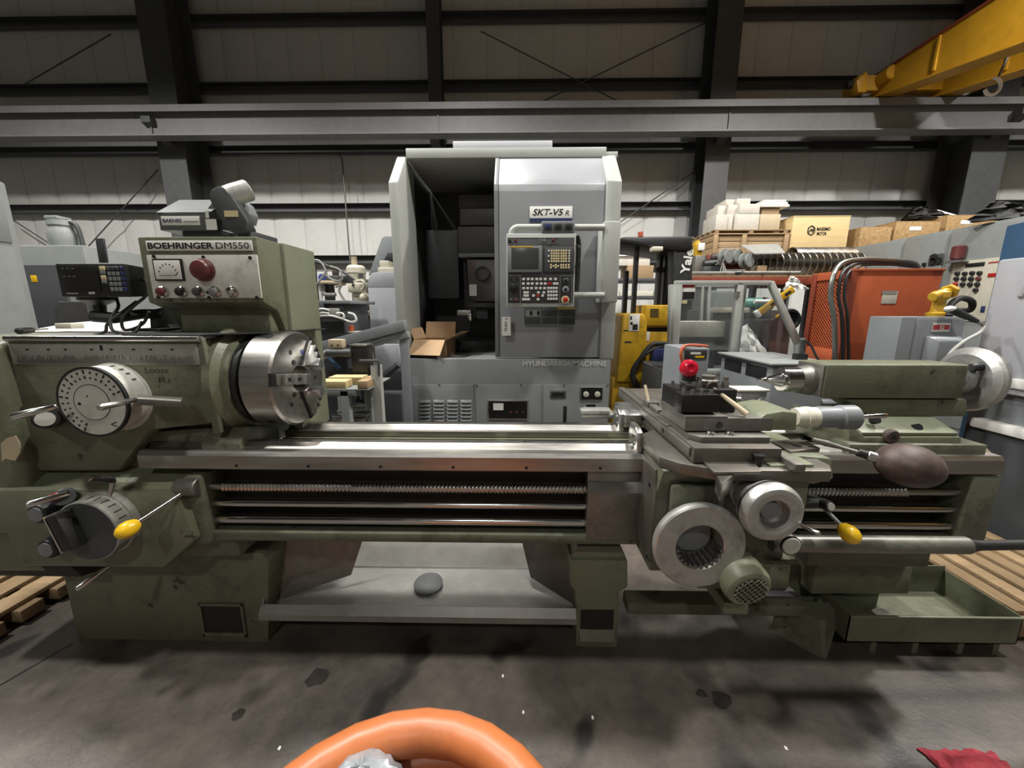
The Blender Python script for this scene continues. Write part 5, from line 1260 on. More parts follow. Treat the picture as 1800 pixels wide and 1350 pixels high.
gd = obj('overhead_guard', MB().prism(PXZ([(1089, 420), (1096, 416), (1219, 415), (1217, 440), (1192, 441), (1160, 436), (1092, 428)], FY+.1), 'Y', FY+.1, FY+.85, .02), 'black_paint', FK)
obj('work_light', PB(1147, 433, 1166, 441, FY+.0, .1, .01), 'offwhite', gd)
obj('beacon', MB().cyl(aY(1126, 416, FY+.5), aY(1126, 408, FY+.5), .03, n=12), 'orange_paint', gd)
for px in (1118,): obj('guard_post', PB(px-3.5, 424, px+3.5, 556, FY+.2, .08, .01), 'black_paint', FK)
obj('guard_post', PB(1097, 476, 1104, 556, FY+.6, .1, .01), 'black_paint', FK)
for a in ((1155, 1161), (1166, 1171), (1176, 1184)): obj('mast_channel', PB(a[0], 430, a[1], 640, FY+.5, .14, .008), 'black_paint', FK)
obj('mast_cross', PB(1153, 470, 1188, 478, FY+.52, .1, .005), 'grey_dark', FK)
obj('mast_cylinder', MB().cyl(aY(1173, 640, FY+.6), aY(1173, 445, FY+.6), .045, n=14), 'grey_dark', FK)
mp_ = obj('mast_plate', MB().prism(PXZ([(1184, 438), (1219, 430), (1211, 640), (1184, 640)], FY+.12), 'Y', FY+.12, FY+.3, .01), 'black_paint', FK)
a = aY(1201, 483, FY+.115); b_ = aY(1206, 450, FY+.115)
text('Yale', mp_, 'white', (aY(1211, 483, FY+.115).x, FY+.117, a.z), .27, .10, u=(.13, 0, 1), v=(-1, 0, .13), bold=.03)
for x, y in ((1092, FY+.2), (1130, FY+.7)):
    w0 = aY(x, 660, FY).x; obj('wheel', MB().cyl((w0, y, .13), (w0+.12, y, .13), .13, n=24, b=.02), 'rubber', FK)
for i in range(2):
    pts = [aY(1122+i*6, 690, FY-.12), aY(1112, 660-i*4, FY-.12), aY(1126, 630, FY-.12), aY(1144, 616-i*9, FY-.1), aY(1160, 610-i*6, FY-.08), aY(1176, 605, FY-.06)]
    obj('charging_hose', MB().tube(smooth_path(pts), .026, 10), 'rubber', FK)
obj('plug', PB(1146, 612, 1176, 655, FY-.12, .12, .02), 'navy', FK)
# shelving behind the forklift
SY_ = 8.2
x0, x1 = aY(1060, 480, SY_).x, aY(1215, 480, SY_).x
SH = thing('storage_shelf', 'steel shelf with boxes seen behind the forklift', 'shelf', ((x0+x1)/2, SY_+.4, 0))
zz1, zz2 = aY(1130, 489, SY_).z, aY(1130, 462, SY_).z
zz0 = aY(1130, 520, SY_).z
for z in (zz0, zz1): obj('shelf_board', B(x0, SY_, z-.06, x1, SY_+.8, z, .005), 'steel_frame', SH)
for x in (x0, x1-.08):
    for y in (SY_, SY_+.72): obj('upright', B(x, y, 0, x+.08, y+.08, zz2+.5, .004), 'steel_frame', SH)
xa, xb = aY(1104, 480, SY_).x, aY(1150, 480, SY_).x
o = obj('orange_crate', B(xa, SY_+.03, zz1+.001, xb, SY_+.6, aY(1130, 466, SY_).z, .01), 'wood'); tag(o, 'orange timber crate on the shelf behind the forklift', 'crate')
o = obj('flat_carton', B(aY(1090, 450, SY_).x, SY_+.1, aY(1130, 466, SY_).z+.001, aY(1146, 450, SY_).x, SY_+.55, aY(1130, 454, SY_).z, .006), 'carton_white'); tag(o, 'flat white carton on the orange crate behind the forklift', 'carton')
zc = aY(1130, 454, SY_).z+.002
o = obj('steel_pipe', MB().cyl((aY(1088, 445, SY_).x, SY_+.3, zc+.07), (aY(1150, 445, SY_).x, SY_+.3, zc+.07), .07, n=16), 'steel'); tag(o, 'thick bright pipe on the flat carton behind the forklift', 'pipe')
for i in range(3):
    o = obj('white_bar', B(aY(1092, 510, SY_).x+.1*i, SY_+.05+.18*i, zz0+.001, aY(1150, 510, SY_).x+.1*i, SY_+.15+.18*i, zz0+.10, .006), 'offwhite')
    tag(o, ('front', 'middle', 'rearmost')[i]+' pale steel bar on the lower shelf behind the forklift', 'bar', 'bars on the lower shelf')
# ---- glazed machine enclosure
EY = 3.3
EN = thing('glazed_enclosure', 'pale framed glazed machine enclosure with sloping right end', 'enclosure', (aY(1290, 600, EY).x, EY+.5, 0))
def bar(name, a, b_, w=.022, Y=EY, m='cream', par=EN, dep=.05):
    p, q = aY(*a, Y), aY(*b_, Y); d = (q-p); L = d.length; ang = math.atan2(d.z, d.x)
    R = Matrix.Translation(p) @ Matrix.Rotation(-ang, 4, 'Y')
    return obj(name, MB(R).box(0, 0, -w, L, dep, w, .004), m, par)
PL = dict(m='vtl_light')
bar('frame_post', (1185, 660), (1194, 497), .028, **PL); bar('frame_top', (1188, 497), (1357, 497), .018, **PL)
bar('frame_post', (1284, 660), (1302, 497), .020, **PL); bar('frame_post', (1293, 660), (1312, 497), .012, EY+.06, **PL)
bar('sloping_end', (1357, 496), (1406, 604), .022, **PL); bar('frame_post', (1405, 660), (1406, 602), .02, **PL)
bar('frame_bottom', (1183, 655), (1406, 655), .03, **PL)
bar('door_stile', (1242, 655), (1248, 502), .014, EY+.5, **PL); bar('door_stile', (1230, 655), (1236, 502), .012, EY+.5, **PL)
bar('rear_post', (1178, 655), (1181, 500), .018, EY+.4, **PL)
bar('door_rail', (1196, 503), (1295, 503), .012, EY+.5, **PL)
obj('pane', MB().prism(PXZ([(1190, 652), (1198, 502), (1296, 502), (1280, 652)], EY+.02), 'Y', EY+.02, EY+.026), 'glass', EN)
obj('pane', MB().prism(PXZ([(1294, 652), (1309, 502), (1353, 502), (1400, 606), (1400, 652)], EY+.02), 'Y', EY+.02, EY+.026), 'glass', EN)
obj('latch', PB(1295, 512, 1301, 524, EY-.02, .03, .004), 'alu', EN)
st = obj('warning_sticker', PB(1199, 499, 1222, 527, EY+.012, .004, .001), 'paper', EN)
obj('sticker_head', PB(1200, 499.5, 1221, 505, EY+.010, .002, 0), 'red_paint', st); obj('sticker_block', PB(1200, 513, 1221, 526, EY+.010, .002, 0), 'ink', st)
obj('small_sticker', PB(1197, 528, 1208, 534, EY+.012, .004, .001), 'key_cream', EN)
obj('lower_body', PB(1182, 660, 1402, 760, EY+.0, .88, .01), 'grey_paint', EN)
x0, x1 = aY(1190, 650, EY).x, aY(1400, 650, EY).x; zf = aY(1290, 655, EY).z
obj('inner_deck', B(x0, EY+.06, zf-.06, x1, EY+.92, zf-.02, .004), 'grey_dark', EN)
obj('inner_back', PB(1205, 545, 1388, 660, EY+.88, .04, .01), 'grey_dark', EN)
# things behind the glass
z_d = zf-.018
xa, xb = aY(1193, 580, EY+.12).x, aY(1270, 580, EY+.12).x
zA, zB = aY(1230, 592, EY+.12).z, aY(1230, 565, EY+.12).z
o = obj('parts_stand', B(xa+.05, EY+.1, z_d, xb-.05, EY+.3, zA-.002, .01), 'grey_dark'); tag(o, 'dark block inside the glazed enclosure under the long white carton', 'block')
o = obj('long_white_carton', MB().box(xa, EY+.08, zA, xb, EY+.3, zB, .004), 'carton_white'); tag(o, 'long white carton inside the glazed enclosure', 'carton')
def crumple(c, w, h, seed, d=.12, amp=.03):
    random.seed(seed); rows = []
    n = 9
    for j in range(n+1):
        t = j/n; r = []
        for i in range(n+1):
            s_ = i/n; ww = w*(1-.75*t**1.3)
            r.append((c[0]+(s_-.5)*ww+random.uniform(-1, 1)*amp*.5-w*.22*t, c[1]+random.uniform(-1, 1)*amp-d*math.sin(math.pi*s_)*(1-t), c[2]+h*t*(1-.3*abs(s_-.4))+random.uniform(0, 1)*amp*.3))
        rows.append(r)
    return MB().grid(rows, .004)
c = aY(1328, 606, EY+.3)
o = obj('white_bag', crumple((c.x, EY+.3, z_d), .42, .42, 5), 'paper'); tag(o, 'crumpled white paper bag leaning inside the sloping end of the enclosure', 'bag')
a0, a1 = aY(1333, 552, EY+.35), aY(1396, 508, EY+.35); d = a1-a0; ang = math.atan2(d.z, d.x)
Rm = Matrix.Translation(a0) @ Matrix.Rotation(-ang, 4, 'Y')
LV = thing('spirit_level', 'long yellow spirit level leaning behind the sloping end of the enclosure', 'spirit level', a0)
obj('level_body', MB(Rm).box(0, 0, -.03, d.length, .03, .03, .004), 'truck_yellow', LV)
obj('level_end', MB(Rm).box(-.02, -.004, -.034, .02, .034, .034, .004), 'paper', LV)
for t in (.35, .75): obj('vial', MB(Rm).box(d.length*t, -.003, -.012, d.length*t+.06, .033, .012, .003), 'ink', LV)
o = obj('level_prop', MB().cyl(a1+Vector((-.04, .06, -.03)), Vector((a1.x-.04, a1.y+.06, z_d)), .02, n=10), 'grey_dark', LV)
o = obj('white_cloth', crumple((aY(1402, 510, EY+.4).x, EY+.42, aY(1402, 510, EY+.4).z), .22, .12, 8, .06, .02), 'paper', LV)
# machine innards: motor, shaft, green casting
MI = thing('spindle_unit', 'dark spindle unit with teal motor seen through the enclosure glass', 'machine unit', (aY(1290, 600, EY+.85).x, EY+.85, z_d))
obj('motor', MB().cyl(aY(1300, 535, EY+.72), aY(1338, 535, EY+.72), .065, n=22, b=.01), 'teal', MI)
obj('motor_end', MB().cyl(aY(1338, 535, EY+.72), aY(1346, 536, EY+.72), .075, n=22, b=.01), 'black_paint', MI)
obj('green_cap', MB().ell(aY(1352, 538, EY+.66), .042, 14, 10), 'teal', MI)
obj('cross_beam', PB(1250, 541, 1318, 550, EY+.6, .08, .006), 'cream', MI)
obj('casting', PB(1258, 510, 1290, 566, EY+.65, .2, .03), 'grey_cab', MI)
obj('dark_body', B(aY(1232, 600, EY+.7).x, EY+.6, z_d, aY(1375, 600, EY+.7).x, EY+.86, aY(1310, 560, EY+.7).z, .03), 'vtl_in', MI)
obj('motor_bed', B(aY(1300, 560, EY+.7).x, EY+.64, aY(1310, 560, EY+.7).z-.02, aY(1350, 560, EY+.7).x, EY+.8, aY(1310, 545, EY+.7).z, .01), 'grey_dark', MI)
obj('bright_bar', MB().cyl(aY(1326, 529+1, EY+.6), aY(1352, 530, EY+.6), .02, n=12), 'white', MI)
obj('post', MB().cyl(aY(1346, 610, EY+.4), aY(1347, 570, EY+.4), .022, n=14), 'grey_dark', MI)
obj('bracket', MB().tube([aY(1366, 555, EY+.6), aY(1386, 574, EY+.6)], .025, 6), 'truck_yellow', MI)
obj('handwheel', MB().rev(aY(1384, 562, EY+.6), (0, -1, 0), [(0, .10), (.03, .11), (.05, .10), (.05, .08), (.02, .07), (.02, 0)], 28), 'black_paint', MI)
# ---- grey tall charger with orange handle
CY = 2.45
x0, x1, za, zb = RC(1196, 612, 1246, 662, CY)
CG = thing('battery_charger', 'grey battery charger with orange handle behind the tool post', 'charger', ((x0+x1)/2, CY+.15, 0))
cb_ = obj('case', B(x0, CY, 0, x1, CY+.3, zb, .01), 'grey_paint', CG)
fcp = obj('front_label', PB(1204, 615, 1243, 631, CY-.004, .008, .002), 'panel_dark', cb_)
obj('print_line', PB(1214, 619, 1232, 623, CY-.0055, .003, 0), 'white', fcp)
obj('print_line', PB(1222, 625.5, 1238, 629, CY-.0055, .003, 0), 'yellow_knob', fcp)
obj('handle', MB().tube(smooth_path([aY(1200, 638, CY-.02), aY(1197, 620, CY-.02), aY(1204, 608, CY+.0), aY(1225, 607, CY+.05), aY(1243, 609, CY+.1)]), .010, 8), 'orange_paint', CG)
# ---- grey sheet metal transformer
gx0, gx1 = aZ(1245, 613, 1.1).x-.02, aZ(1420, 640, 1.1).x+.22
TR = thing('transformer_cabinet', 'low grey sheet metal transformer cabinet behind the live centre', 'cabinet', ((gx0+gx1)/2, 3.0, 0))
ty_0, ty_1 = 2.56, 3.22
tbod = obj('body', B(gx0, ty_0, 0, gx1, ty_1, 1.085, .006), 'grey_paint', TR)
obj('lid', B(gx0-.03, ty_0-.03, 1.085, gx1+.02, ty_1+.02, 1.10, .004), 'grey_cab', TR)
for y in (2.62, 2.92): obj('vent_opening', B(gx0-.004, y, .97, gx0+.01, y+.24, 1.06, .004), 'ink', tbod)
lv = None
for j in range(6):
    for i in range(2):
        if lv is None: lv = obj('louvre', MB().prism([(gx0, .50), (gx0-.02, .505), (gx0, .53)], 'Y', 2.64, 2.86, .001), 'grey_paint', tbod)
        elif i or j: clone(lv, (0, .29*i, .065*j))
    o = obj('front_louvre', MB().prism([(ty_0, .5+j*.065), (ty_0-.02, .505+j*.065), (ty_0, .53+j*.065)], 'X', gx0+.35, gx0+.55, .001), 'grey_paint', tbod)
obj('hand_mark', MB().tube([(gx0+.06, ty_0-.004, .93), (gx0+.1, ty_0-.004, .98), (gx0+.13, ty_0-.004, .95), (gx0+.2, ty_0-.004, .99)], .003, 5), 'paper', tbod)
c = aY(1413, 632, 2.7)
HB = thing('hand_torch', 'dark hand torch standing on the transformer cabinet', 'torch', (c.x, 2.75, 1.10))
obj('stand', B(c.x-.03, 2.73, 1.10, c.x+.05, 2.78, 1.14, .004), 'black_paint', HB)
obj('body', MB().cyl((c.x+.02, 2.75, 1.13), (c.x-.015, 2.72, 1.25), .017, n=12, b=.003), 'grey_dark', HB)
obj('cable', MB().tube(smooth_path([(c.x+.0, 2.73, 1.24), (c.x+.05, 2.72, 1.2), (c.x+.08, 2.7, 1.13), (c.x+.1, 2.7, 1.106)]), .008, 8), 'cable', HB)
# ---- orange cabinet with expanded metal side
OX0 = aY(1487, 560, 2.9).x; OX1 = aY(1643, 520, 2.9).x; OY0, OY1 = 2.9, 3.27
OZ0, OZ1 = aY(1487, 632, 2.9).z-.25, aY(1490, 476, 2.9).z
OC = thing('orange_cabinet', 'orange sheet steel cabinet with expanded metal side', 'cabinet', ((OX0+OX1)/2, 3.1, 0))
fr = obj('front_sheet', MB().prism([(OX0, OZ0), (OX1-.04, OZ0), (OX1+.03, OZ1), (OX0+.0, OZ1)], 'Y', OY0, OY0+.02, .003), 'orange_paint', OC)
obj('top_flange', B(OX0-.01, OY0-.012, OZ1-.004, OX1+.03, OY0+.05, OZ1+.014, .003), 'orange_paint', OC)
obj('sheet_label', PB(1551, 512, 1577, 534, OY0-.004, .006, .001), 'offwhite', fr); obj('label_head', PB(1551, 511, 1577, 517, OY0-.006, .004, .0), 'cable_grey', fr)
obj('corner_post', B(OX0-.02, OY0-.01, OZ0, OX0+.03, OY0+.05, OZ1, .003), 'orange_dark', OC)
obj('corner_post', B(OX0-.02, OY1-.05, OZ0, OX0+.03, OY1, OZ1, .003), 'orange_dark', OC)
obj('side_rail', B(OX0-.015, OY0, OZ1-.05, OX0+.025, OY1, OZ1+.01, .003), 'orange_paint', OC)
obj('side_sill', B(OX0-.02, OY0, OZ0+.2, OX0+.02, OY1, OZ0+.32, .003), 'orange_paint', OC)
obj('top_sheet', B(OX0, OY0+.02, OZ1-.01, OX1, OY1, OZ1, .003), 'orange_dark', OC)
obj('back_sheet', B(OX0+.03, OY1-.02, OZ0, OX1-.04, OY1, OZ1-.01), 'orange_dark', OC)
obj('inner_core', B(OX0+.10, OY0+.05, OZ0, OX1-.1, OY1-.06, OZ1-.05), 'vtl_in', OC)
obj('plinth', B(OX0+.03, OY0+.04, 0, OX1-.06, OY1-.04, OZ0, .005), 'grey_dark', OC)
mb = MB(); zlo, zhi = OZ0+.30, OZ1-.04
for s_ in (-1, 1):
    k = -30
    for i in range(60):
        ya = OY0+.04+(i-30)*.026
        pts = []
        # strand y = ya + t*s, clipped to the opening
        t0, t1 = 0., 1.
        Hh = zhi-zlo; wdt = Hh*.95
        y0s = ya if s_ > 0 else ya+wdt; dy = wdt*s_
        lo_, hi_ = OY0+.04, OY1-.04
        ta, tb2 = sorted(((lo_-y0s)/dy, (hi_-y0s)/dy)); t0 = max(0, ta); t1 = min(1, tb2)
        if t1-t0 < .02: continue
        mb.tube([(OX0+.0, y0s+dy*t0, zlo+Hh*t0), (OX0+.0, y0s+dy*t1, zlo+Hh*t1)], .0035, 4)
obj('expanded_metal', mb, 'orange_paint', OC, kind='stuff')
CBD = thing('draped_cables', 'grey armoured conduit and black cables draped over the orange cabinet', 'cables', (aY(1480, 640, 2.84).x, 2.84, 0))
for i, (m, r_, off) in enumerate((('conduit', .017, 0), ('cable', .012, 14), ('cable', .010, 24))):
    pts = [aY(1468+off, 640, 2.84), aY(1466+off, 560, 2.84), aY(1460+off, 520, 2.86), aY(1466+off, 482, 2.88), aY(1482+off, 462+off*.4, 2.95), aY(1520, 456+off*.4, 3.0), aY(1570, 458+off*.3, 3.05), aY(1604, 462+off*.3, 3.1), aY(1614, 470, 3.15)]
    o = obj(('armoured_conduit', 'black_cable', 'black_cable')[i], MB().tube(smooth_path(pts, 8), r_, 10), m, CBD)
# ---- grey starter box with red label
JY = 2.42
x0, x1, za, zb = RC(1578, 557, 1690, 640, JY)
SB = thing('starter_box', 'grey motor starter box with red and white label behind the tailstock', 'electrical box', ((x0+x1)/2, JY+.1, 0))
sbx = obj('enclosure', B(x0, JY, za-.3, x1, JY+.22, zb, .006), 'grey_paint', SB)
obj('pedestal', B(x0+.1, JY+.05, 0, x1-.1, JY+.17, za-.29, .005), 'grey_dark', SB)
obj('cover_plate', B(x0+.09, JY-.008, za-.28, x1-.01, JY+.002, zb-.01, .003), 'grey_paint', SB)
obj('switch_cover', MB().loft([(x0+.15, JY-.008, za-.05), (x1-.02, JY-.008, za-.05), (x1-.02, JY-.008, zb-.11), (x0+.15, JY-.008, zb-.11)], [(x0+.18, JY-.07, za-.04), (x1-.05, JY-.07, za-.04), (x1-.05, JY-.07, zb-.14), (x0+.18, JY-.07, zb-.14)], .008), 'grey_paint', SB)
lb = obj('red_label', PB(1640, 568, 1670, 583, JY-.012, .004, 0), 'paper', SB)
obj('label_band', PB(1641, 571, 1669, 579.5, JY-.014, .003, 0), 'red_paint', lb)
ptext('E2', lb, 'paper', 1652, 572.5, 1660, 578.5, JY-.0145, bold=.02)
# yellow valve, black hose ring and lamp on top of the starter box
VV = thing('yellow_valve', 'yellow cast valve body resting on the starter box', 'valve', (aY(1652, 520, JY+.12).x, JY+.12, zb))
c = aY(1650, 536, JY+.12)
obj('valve_body', MB().rev((c.x, JY+.12, zb), (0, 0, 1), [(0, .05), (.02, .055), (.03, .035), (.10, .03), (.12, .045), (.15, .045), (.16, .03)], 20), 'truck_yellow', VV)
obj('valve_arm', MB().cyl((c.x-.07, JY+.10, zb+.12), (c.x+.06, JY+.13, zb+.16), .028, n=16, b=.004), 'truck_yellow', VV)
obj('valve_flange', MB().cyl((c.x+.045, JY+.12, zb+.15), (c.x+.065, JY+.13, zb+.16), .045, n=6), 'truck_yellow', VV)
HR = thing('black_hose', 'short black hose bent in a ring on the starter box', 'hose', (aY(1690, 540, JY+.15).x, JY+.16, zb))
pts = [(1668, 556, JY+.06), (1668, 546, JY+.08), (1674, 533, JY+.1), (1690, 524, JY+.12), (1708, 530, JY+.14), (1706, 544, JY+.16), (1688, 546, JY+.18), (1674, 546, JY+.16)]
obj('hose', MB().tube(smooth_path([aY(*p) for p in pts]), .018, 10), 'rubber', HR)
HL = thing('work_lamp', 'dark work lamp with bright end and trailing grey cord at the starter box', 'lamp', (aY(1690, 560, JY-.1).x, JY+.05, zb))
a0, a1 = aY(1670, 543, JY-.03), aY(1718, 565, JY-.06)
obj('handle', MB().tube([a0, a0.lerp(a1, .3), a0.lerp(a1, .6), a1], [.02, .022, .018, .012], 12), 'black_paint', HL)
obj('lens', MB().ell(a0, (.03, .025, .018), 14, 10), 'paper', HL)
obj('cord', MB().tube(smooth_path([a1, aY(1730, 573, JY-.06), aY(1722, 585, JY-.1), aY(1695, 600, JY-.14), aY(1670, 622, JY-.16), aY(1655, 650, JY-.16)]), .01, 8), 'cable_grey', HL)
# ---- row of grey electrical cabinets running back
KX = 5.05
def face(mb, px0, py0, px1, py1, X=KX, t=.01):
    ya = aX(px0, (py0+py1)/2, X).y; yb = aX(px1, (py0+py1)/2, X).y; m = (px0+px1)/2
    za_ = aX(m, py1, X).z; zb_ = aX(m, py0, X).z
    return mb.box(X-t, min(ya, yb), za_, X, max(ya, yb), zb_, min(t*.3, .003))
ktop = aX(1760, 387, KX).z
seams = [1790, 1662, 1585, 1480]
ys = [aX(p, 450, KX).y for p in seams]
labs = ['near grey electrical cabinet with cream button panel at right', 'middle grey electrical cabinet with dark meter window', 'farthest grey electrical cabinet behind the orange cabinet']
KC = []
for i in range(3):
    o = thing('electrical_cabinet', labs[i], 'cabinet', (KX+.4, (ys[i]+ys[i+1])/2, 0), 'grey electrical cabinets in a row')
    ya_, yb_ = sorted((ys[i], ys[i+1]))
    obj('body', B(KX+.012, ya_+.004, 0, KX+.9, yb_-.004, ktop, .006), 'grey_cab', o)
    obj('door', B(KX-.006, ya_+.02, .1, KX+.014, yb_-.02, ktop-.03, .004), 'grey_cab', o); KC.append(o)
X2 = KX-.008
bp2 = obj('button_panel', face(MB(), 1668, 457, 1758, 565, X2, .012), 'cream', KC[0])
X3 = X2-.012
obj('display', face(MB(), 1698, 462, 1731, 469, X3, .004), 'ink', bp2)
for px, py, m in ((1685, 481, 'ink'), (1698, 481, 'ink'), (1711, 480, 'ink'), (1724, 480, 'ink'), (1683, 490, 'ink'), (1696, 490, 'ink'), (1709, 490, 'ink'), (1722, 490, 'maroon'), (1681, 500, 'red_paint'), (1694, 500, 'ink'), (1707, 500, 'ink'), (1720, 500, 'ink'), (1717, 510, 'ink')):
    c = aX(px, py, X3); obj('button', MB().cyl(c, c+Vector((-.03, 0, 0)), .022, n=12, b=.004), m, bp2)
obj('panel_label', face(MB(), 1737, 480, 1756, 487, X3, .004), 'red_paint', bp2)
obj('panel_stripe', face(MB(), 1738, 460, 1758, 462, X3, .004), 'red_paint', bp2)
obj('lower_switch', face(MB(), 1725, 538, 1732, 549, X3, .01), 'navy', bp2)
c = aX(1690, 455, X2); bcn = obj('beacon_reflector', MB().rev(c+Vector((-.05, 0, 0)), (0, 0, -1), [(0, .04), (.03, .10), (.04, .10), (.04, 0)], 24), 'alu', KC[0])
obj('beacon_lens', MB().cyl(c+Vector((-.05, 0, 0)), c+Vector((-.05, 0, .14)), .06, n=20, b=.01), 'maroon', KC[0])
mw = obj('meter_window', face(MB(), 1634, 447, 1658, 466, X2, .01), 'grey_dark', KC[1])
for px, py in ((1642, 452), (1650, 458), (1640, 460)):
    c = aX(px, py, X2-.01); obj('meter_dial', MB().cyl(c, c+Vector((-.012, 0, 0)), .04, n=14), 'ink', mw)
obj('handle', face(MB(), 1624, 462, 1628, 468, X2, .03), 'ink', KC[1])
# dark tarp on the cabinet tops
o = obj('dark_tarp', crumple((KX+.35, aX(1705, 400, KX).y-.1, ktop), .9, .22, 12, .2, .06), 'rubber'); tag(o, 'crumpled dark tarp on the near electrical cabinet', 'tarp')
# ---- blue machine and pale panel machine at the right edge
bX = aY(1745, 500, 2.98).x
BM = thing('blue_machine', 'blue painted machine housing behind the pale panel at the right edge', 'machine', (bX+.4, 2.9, 0))
zb_ = aY(1768, 397, 2.98).z
obj('housing', MB().prism([(2.72, 0), (2.72, zb_+.02), (2.98, zb_-.0), (2.98, 0)], 'X', bX, bX+1.0, .01), 'machine_blue', BM)
pX = aY(1722, 600, 2.5).x
PMh = thing('panelled_machine', 'pale grey moulded machine door with white ribs at the right edge', 'machine', (pX+.3, 2.1, 0))
zp = aY(1752, 457, 2.5).z
dp = obj('door_panel', B(pX, 1.55, .95, pX+.05, 2.5, zp, .012), 'grey_light', PMh)
obj('machine_body', B(pX+.05, 1.5, 0, pX+.75, 2.52, zp-.05, .01), 'grey_paint', PMh)
for z in (1.02, .74):
    obj('rib', B(pX-.02, 1.52, z-.03, pX+.055, 2.44, z+.03, .012), 'white', PMh)
obj('moulding', MB().tube(smooth_path([(pX, 2.35, zp-.22), (pX, 2.32, zp-.14), (pX, 2.25, zp-.10), (pX, 2.0, zp-.09), (pX, 1.7, zp-.09)]), .018, 8), 'grey_light', dp)
obj('lower_panel', B(pX+.01, 1.55, .05, pX+.05, 2.48, .72, .008), 'grey_dark', PMh)
# ---- storage racks
def rack(name, lab, x0, x1, y0, y1, z, m='steel_frame'):
    o = thing(name, lab, 'rack', ((x0+x1)/2, (y0+y1)/2, 0))
    for y in (y0, y1-.06): obj('beam', B(x0, y, z-.12, x1, y+.06, z-.02, .004), 'orange_dark', o)
    n = int((x1-x0)/.3)
    d0 = None
    for i in range(n):
        xx = x0+(x1-x0)*i/n
        if d0 is None: d0 = obj('deck_board', B(xx+.01, y0, z-.02, xx+(x1-x0)/n-.02, y1, z, .003), 'wood_old', o); bx_ = xx
        else: clone(d0, (xx-bx_, 0, 0))
    for x in (x0, x0+(x1-x0)*.5, x1-.08):
        for y in (y0+.06, y1-.14): obj('upright', B(x, y, 0, x+.08, y+.08, z-.021, .004), m, o)
    return o
RY = 6.5
Z2 = aY(1380, 446, RY).z
rx0, rx1 = aY(1243, 446, RY).x, aY(1790, 446, RY).x
rack('storage_rack', 'tall storage rack carrying crates along the back wall', rx0, rx1, RY-.05, RY+1.2, Z2)
def crate(nm, lab, cat, px0, py0, px1, py1, Y, dep, m, z=None, group=None):
    xa, xb, za_, zb_ = RC(px0, py0, px1, py1, Y)
    z0 = z if z is not None else za_
    o = obj(nm, B(xa, Y, z0+.001, xb, Y+dep, zb_, .006), m); tag(o, lab, cat, group); return o, xa, xb, zb_
# wooden crate made of boards
xa, xb, _, zc = RC(1254, 412, 1386, 446, RY)
WC_ = thing('timber_crate', 'honey coloured timber crate under the white boxes', 'crate', ((xa+xb)/2, RY+.4, Z2))
hgt = zc-Z2
for j in range(3): obj('board', B(xa, RY+.03, Z2+.002+hgt/3*j, xb, RY+.05, Z2+hgt/3*(j+1)-.008, .003), 'wood', WC_)
for j in range(3): obj('board', B(xa, RY+.05, Z2+.002+hgt/3*j, xa+.02, RY+.9, Z2+hgt/3*(j+1)-.008, .003), 'wood', WC_)
for x in (xa, xa+(xb-xa)*.38, xb-.07): obj('batten', B(x, RY+.0, Z2+.001, x+.07, RY+.03, zc, .003), 'wood', WC_)
obj('lid', B(xa-.01, RY, zc, xb+.01, RY+.9, zc+.02, .003), 'wood', WC_)
# pallet on the crate and the white boxes on it
PT = thing('small_pallet', 'thin weathered pallet between timber crate and white boxes', 'pallet', ((xa+xb)/2, RY+.4, zc+.02))
for i in range(5): obj('slat', B(xa-.0, RY+.02+i*.18, zc+.06, xb+.03, RY+.12+i*.18, zc+.078, .002), 'wood_old', PT)
for i in range(3): obj('runner', B(xa+.02+i*(xb-xa-.1)/2, RY+.02, zc+.021, xa+.08+i*(xb-xa-.1)/2, RY+.84, zc+.06, .002), 'wood_old', PT)
zw = zc+.08
bw = [(1263, 1284, 0, 0, 0), (1284, 1304, 0, .03, 0), (1297, 1341, 0, 0, 1), (1342, 1380, 0, .02, 2),
      (1270, 1286, 1, .1, 0), (1286, 1304, 1, .05, 0), (1303, 1340, 1, 0, 1), (1345, 1378, 1, .04, 3),
      (1283, 1300, 2, .1, 0), (1300, 1325, 2, .05, 1)]
names_ = ['white carton far left in the bottom row on the pallet', 'second white carton in the bottom row on the pallet', 'wide white carton in the middle of the bottom row', 'tan banded carton at the right of the bottom row',
          'far left white carton of the middle row on the pallet', 'second white carton of the middle row on the pallet', 'wide white carton in the middle row on the pallet', 'orange brown carton under the flat magazines',
          'left one of the two topmost white cartons', 'right one of the two topmost white cartons']
lv_z = [zw, aY(1330, 374, RY).z, aY(1330, 356, RY).z, aY(1330, 345, RY).z]
prev = None
seen = {}
for i, (p0, p1, r_, dy, k) in enumerate(bw):
    if i == 1: p0, p1 = 1283.5, 1296.5
    xa_, xb_ = aY(p0+.4, 370, RY).x, aY(p1-.4, 370, RY).x
    ztop = lv_z[r_+1]-.002 if not (r_ == 0 and k == 0 and p0 < 1264) else lv_z[1]-.01
    if i == 7: ztop = aY(1330, 362, RY).z
    o = obj('carton', B(xa_, RY+.06+dy, lv_z[r_]+.001, xb_, RY+.5+dy*.5, ztop, .006), ('carton_white', 'carton_white', 'tan', 'wood')[k]); tag(o, names_[i], 'carton', 'cartons piled on the pallet')
for i in range(3):
    zz = aY(1330, 362, RY).z+.002+i*.035
    o = obj('magazine_stack', B(aY(1342, 358, RY).x+.02*i, RY+.06, zz, aY(1393, 358, RY).x-.03*i, RY+.4, zz+.033, .003), 'paper'); tag(o, ('lowest', 'middle', 'topmost')[i]+' flat white packet beside the top cartons', 'packet', 'flat white packets')
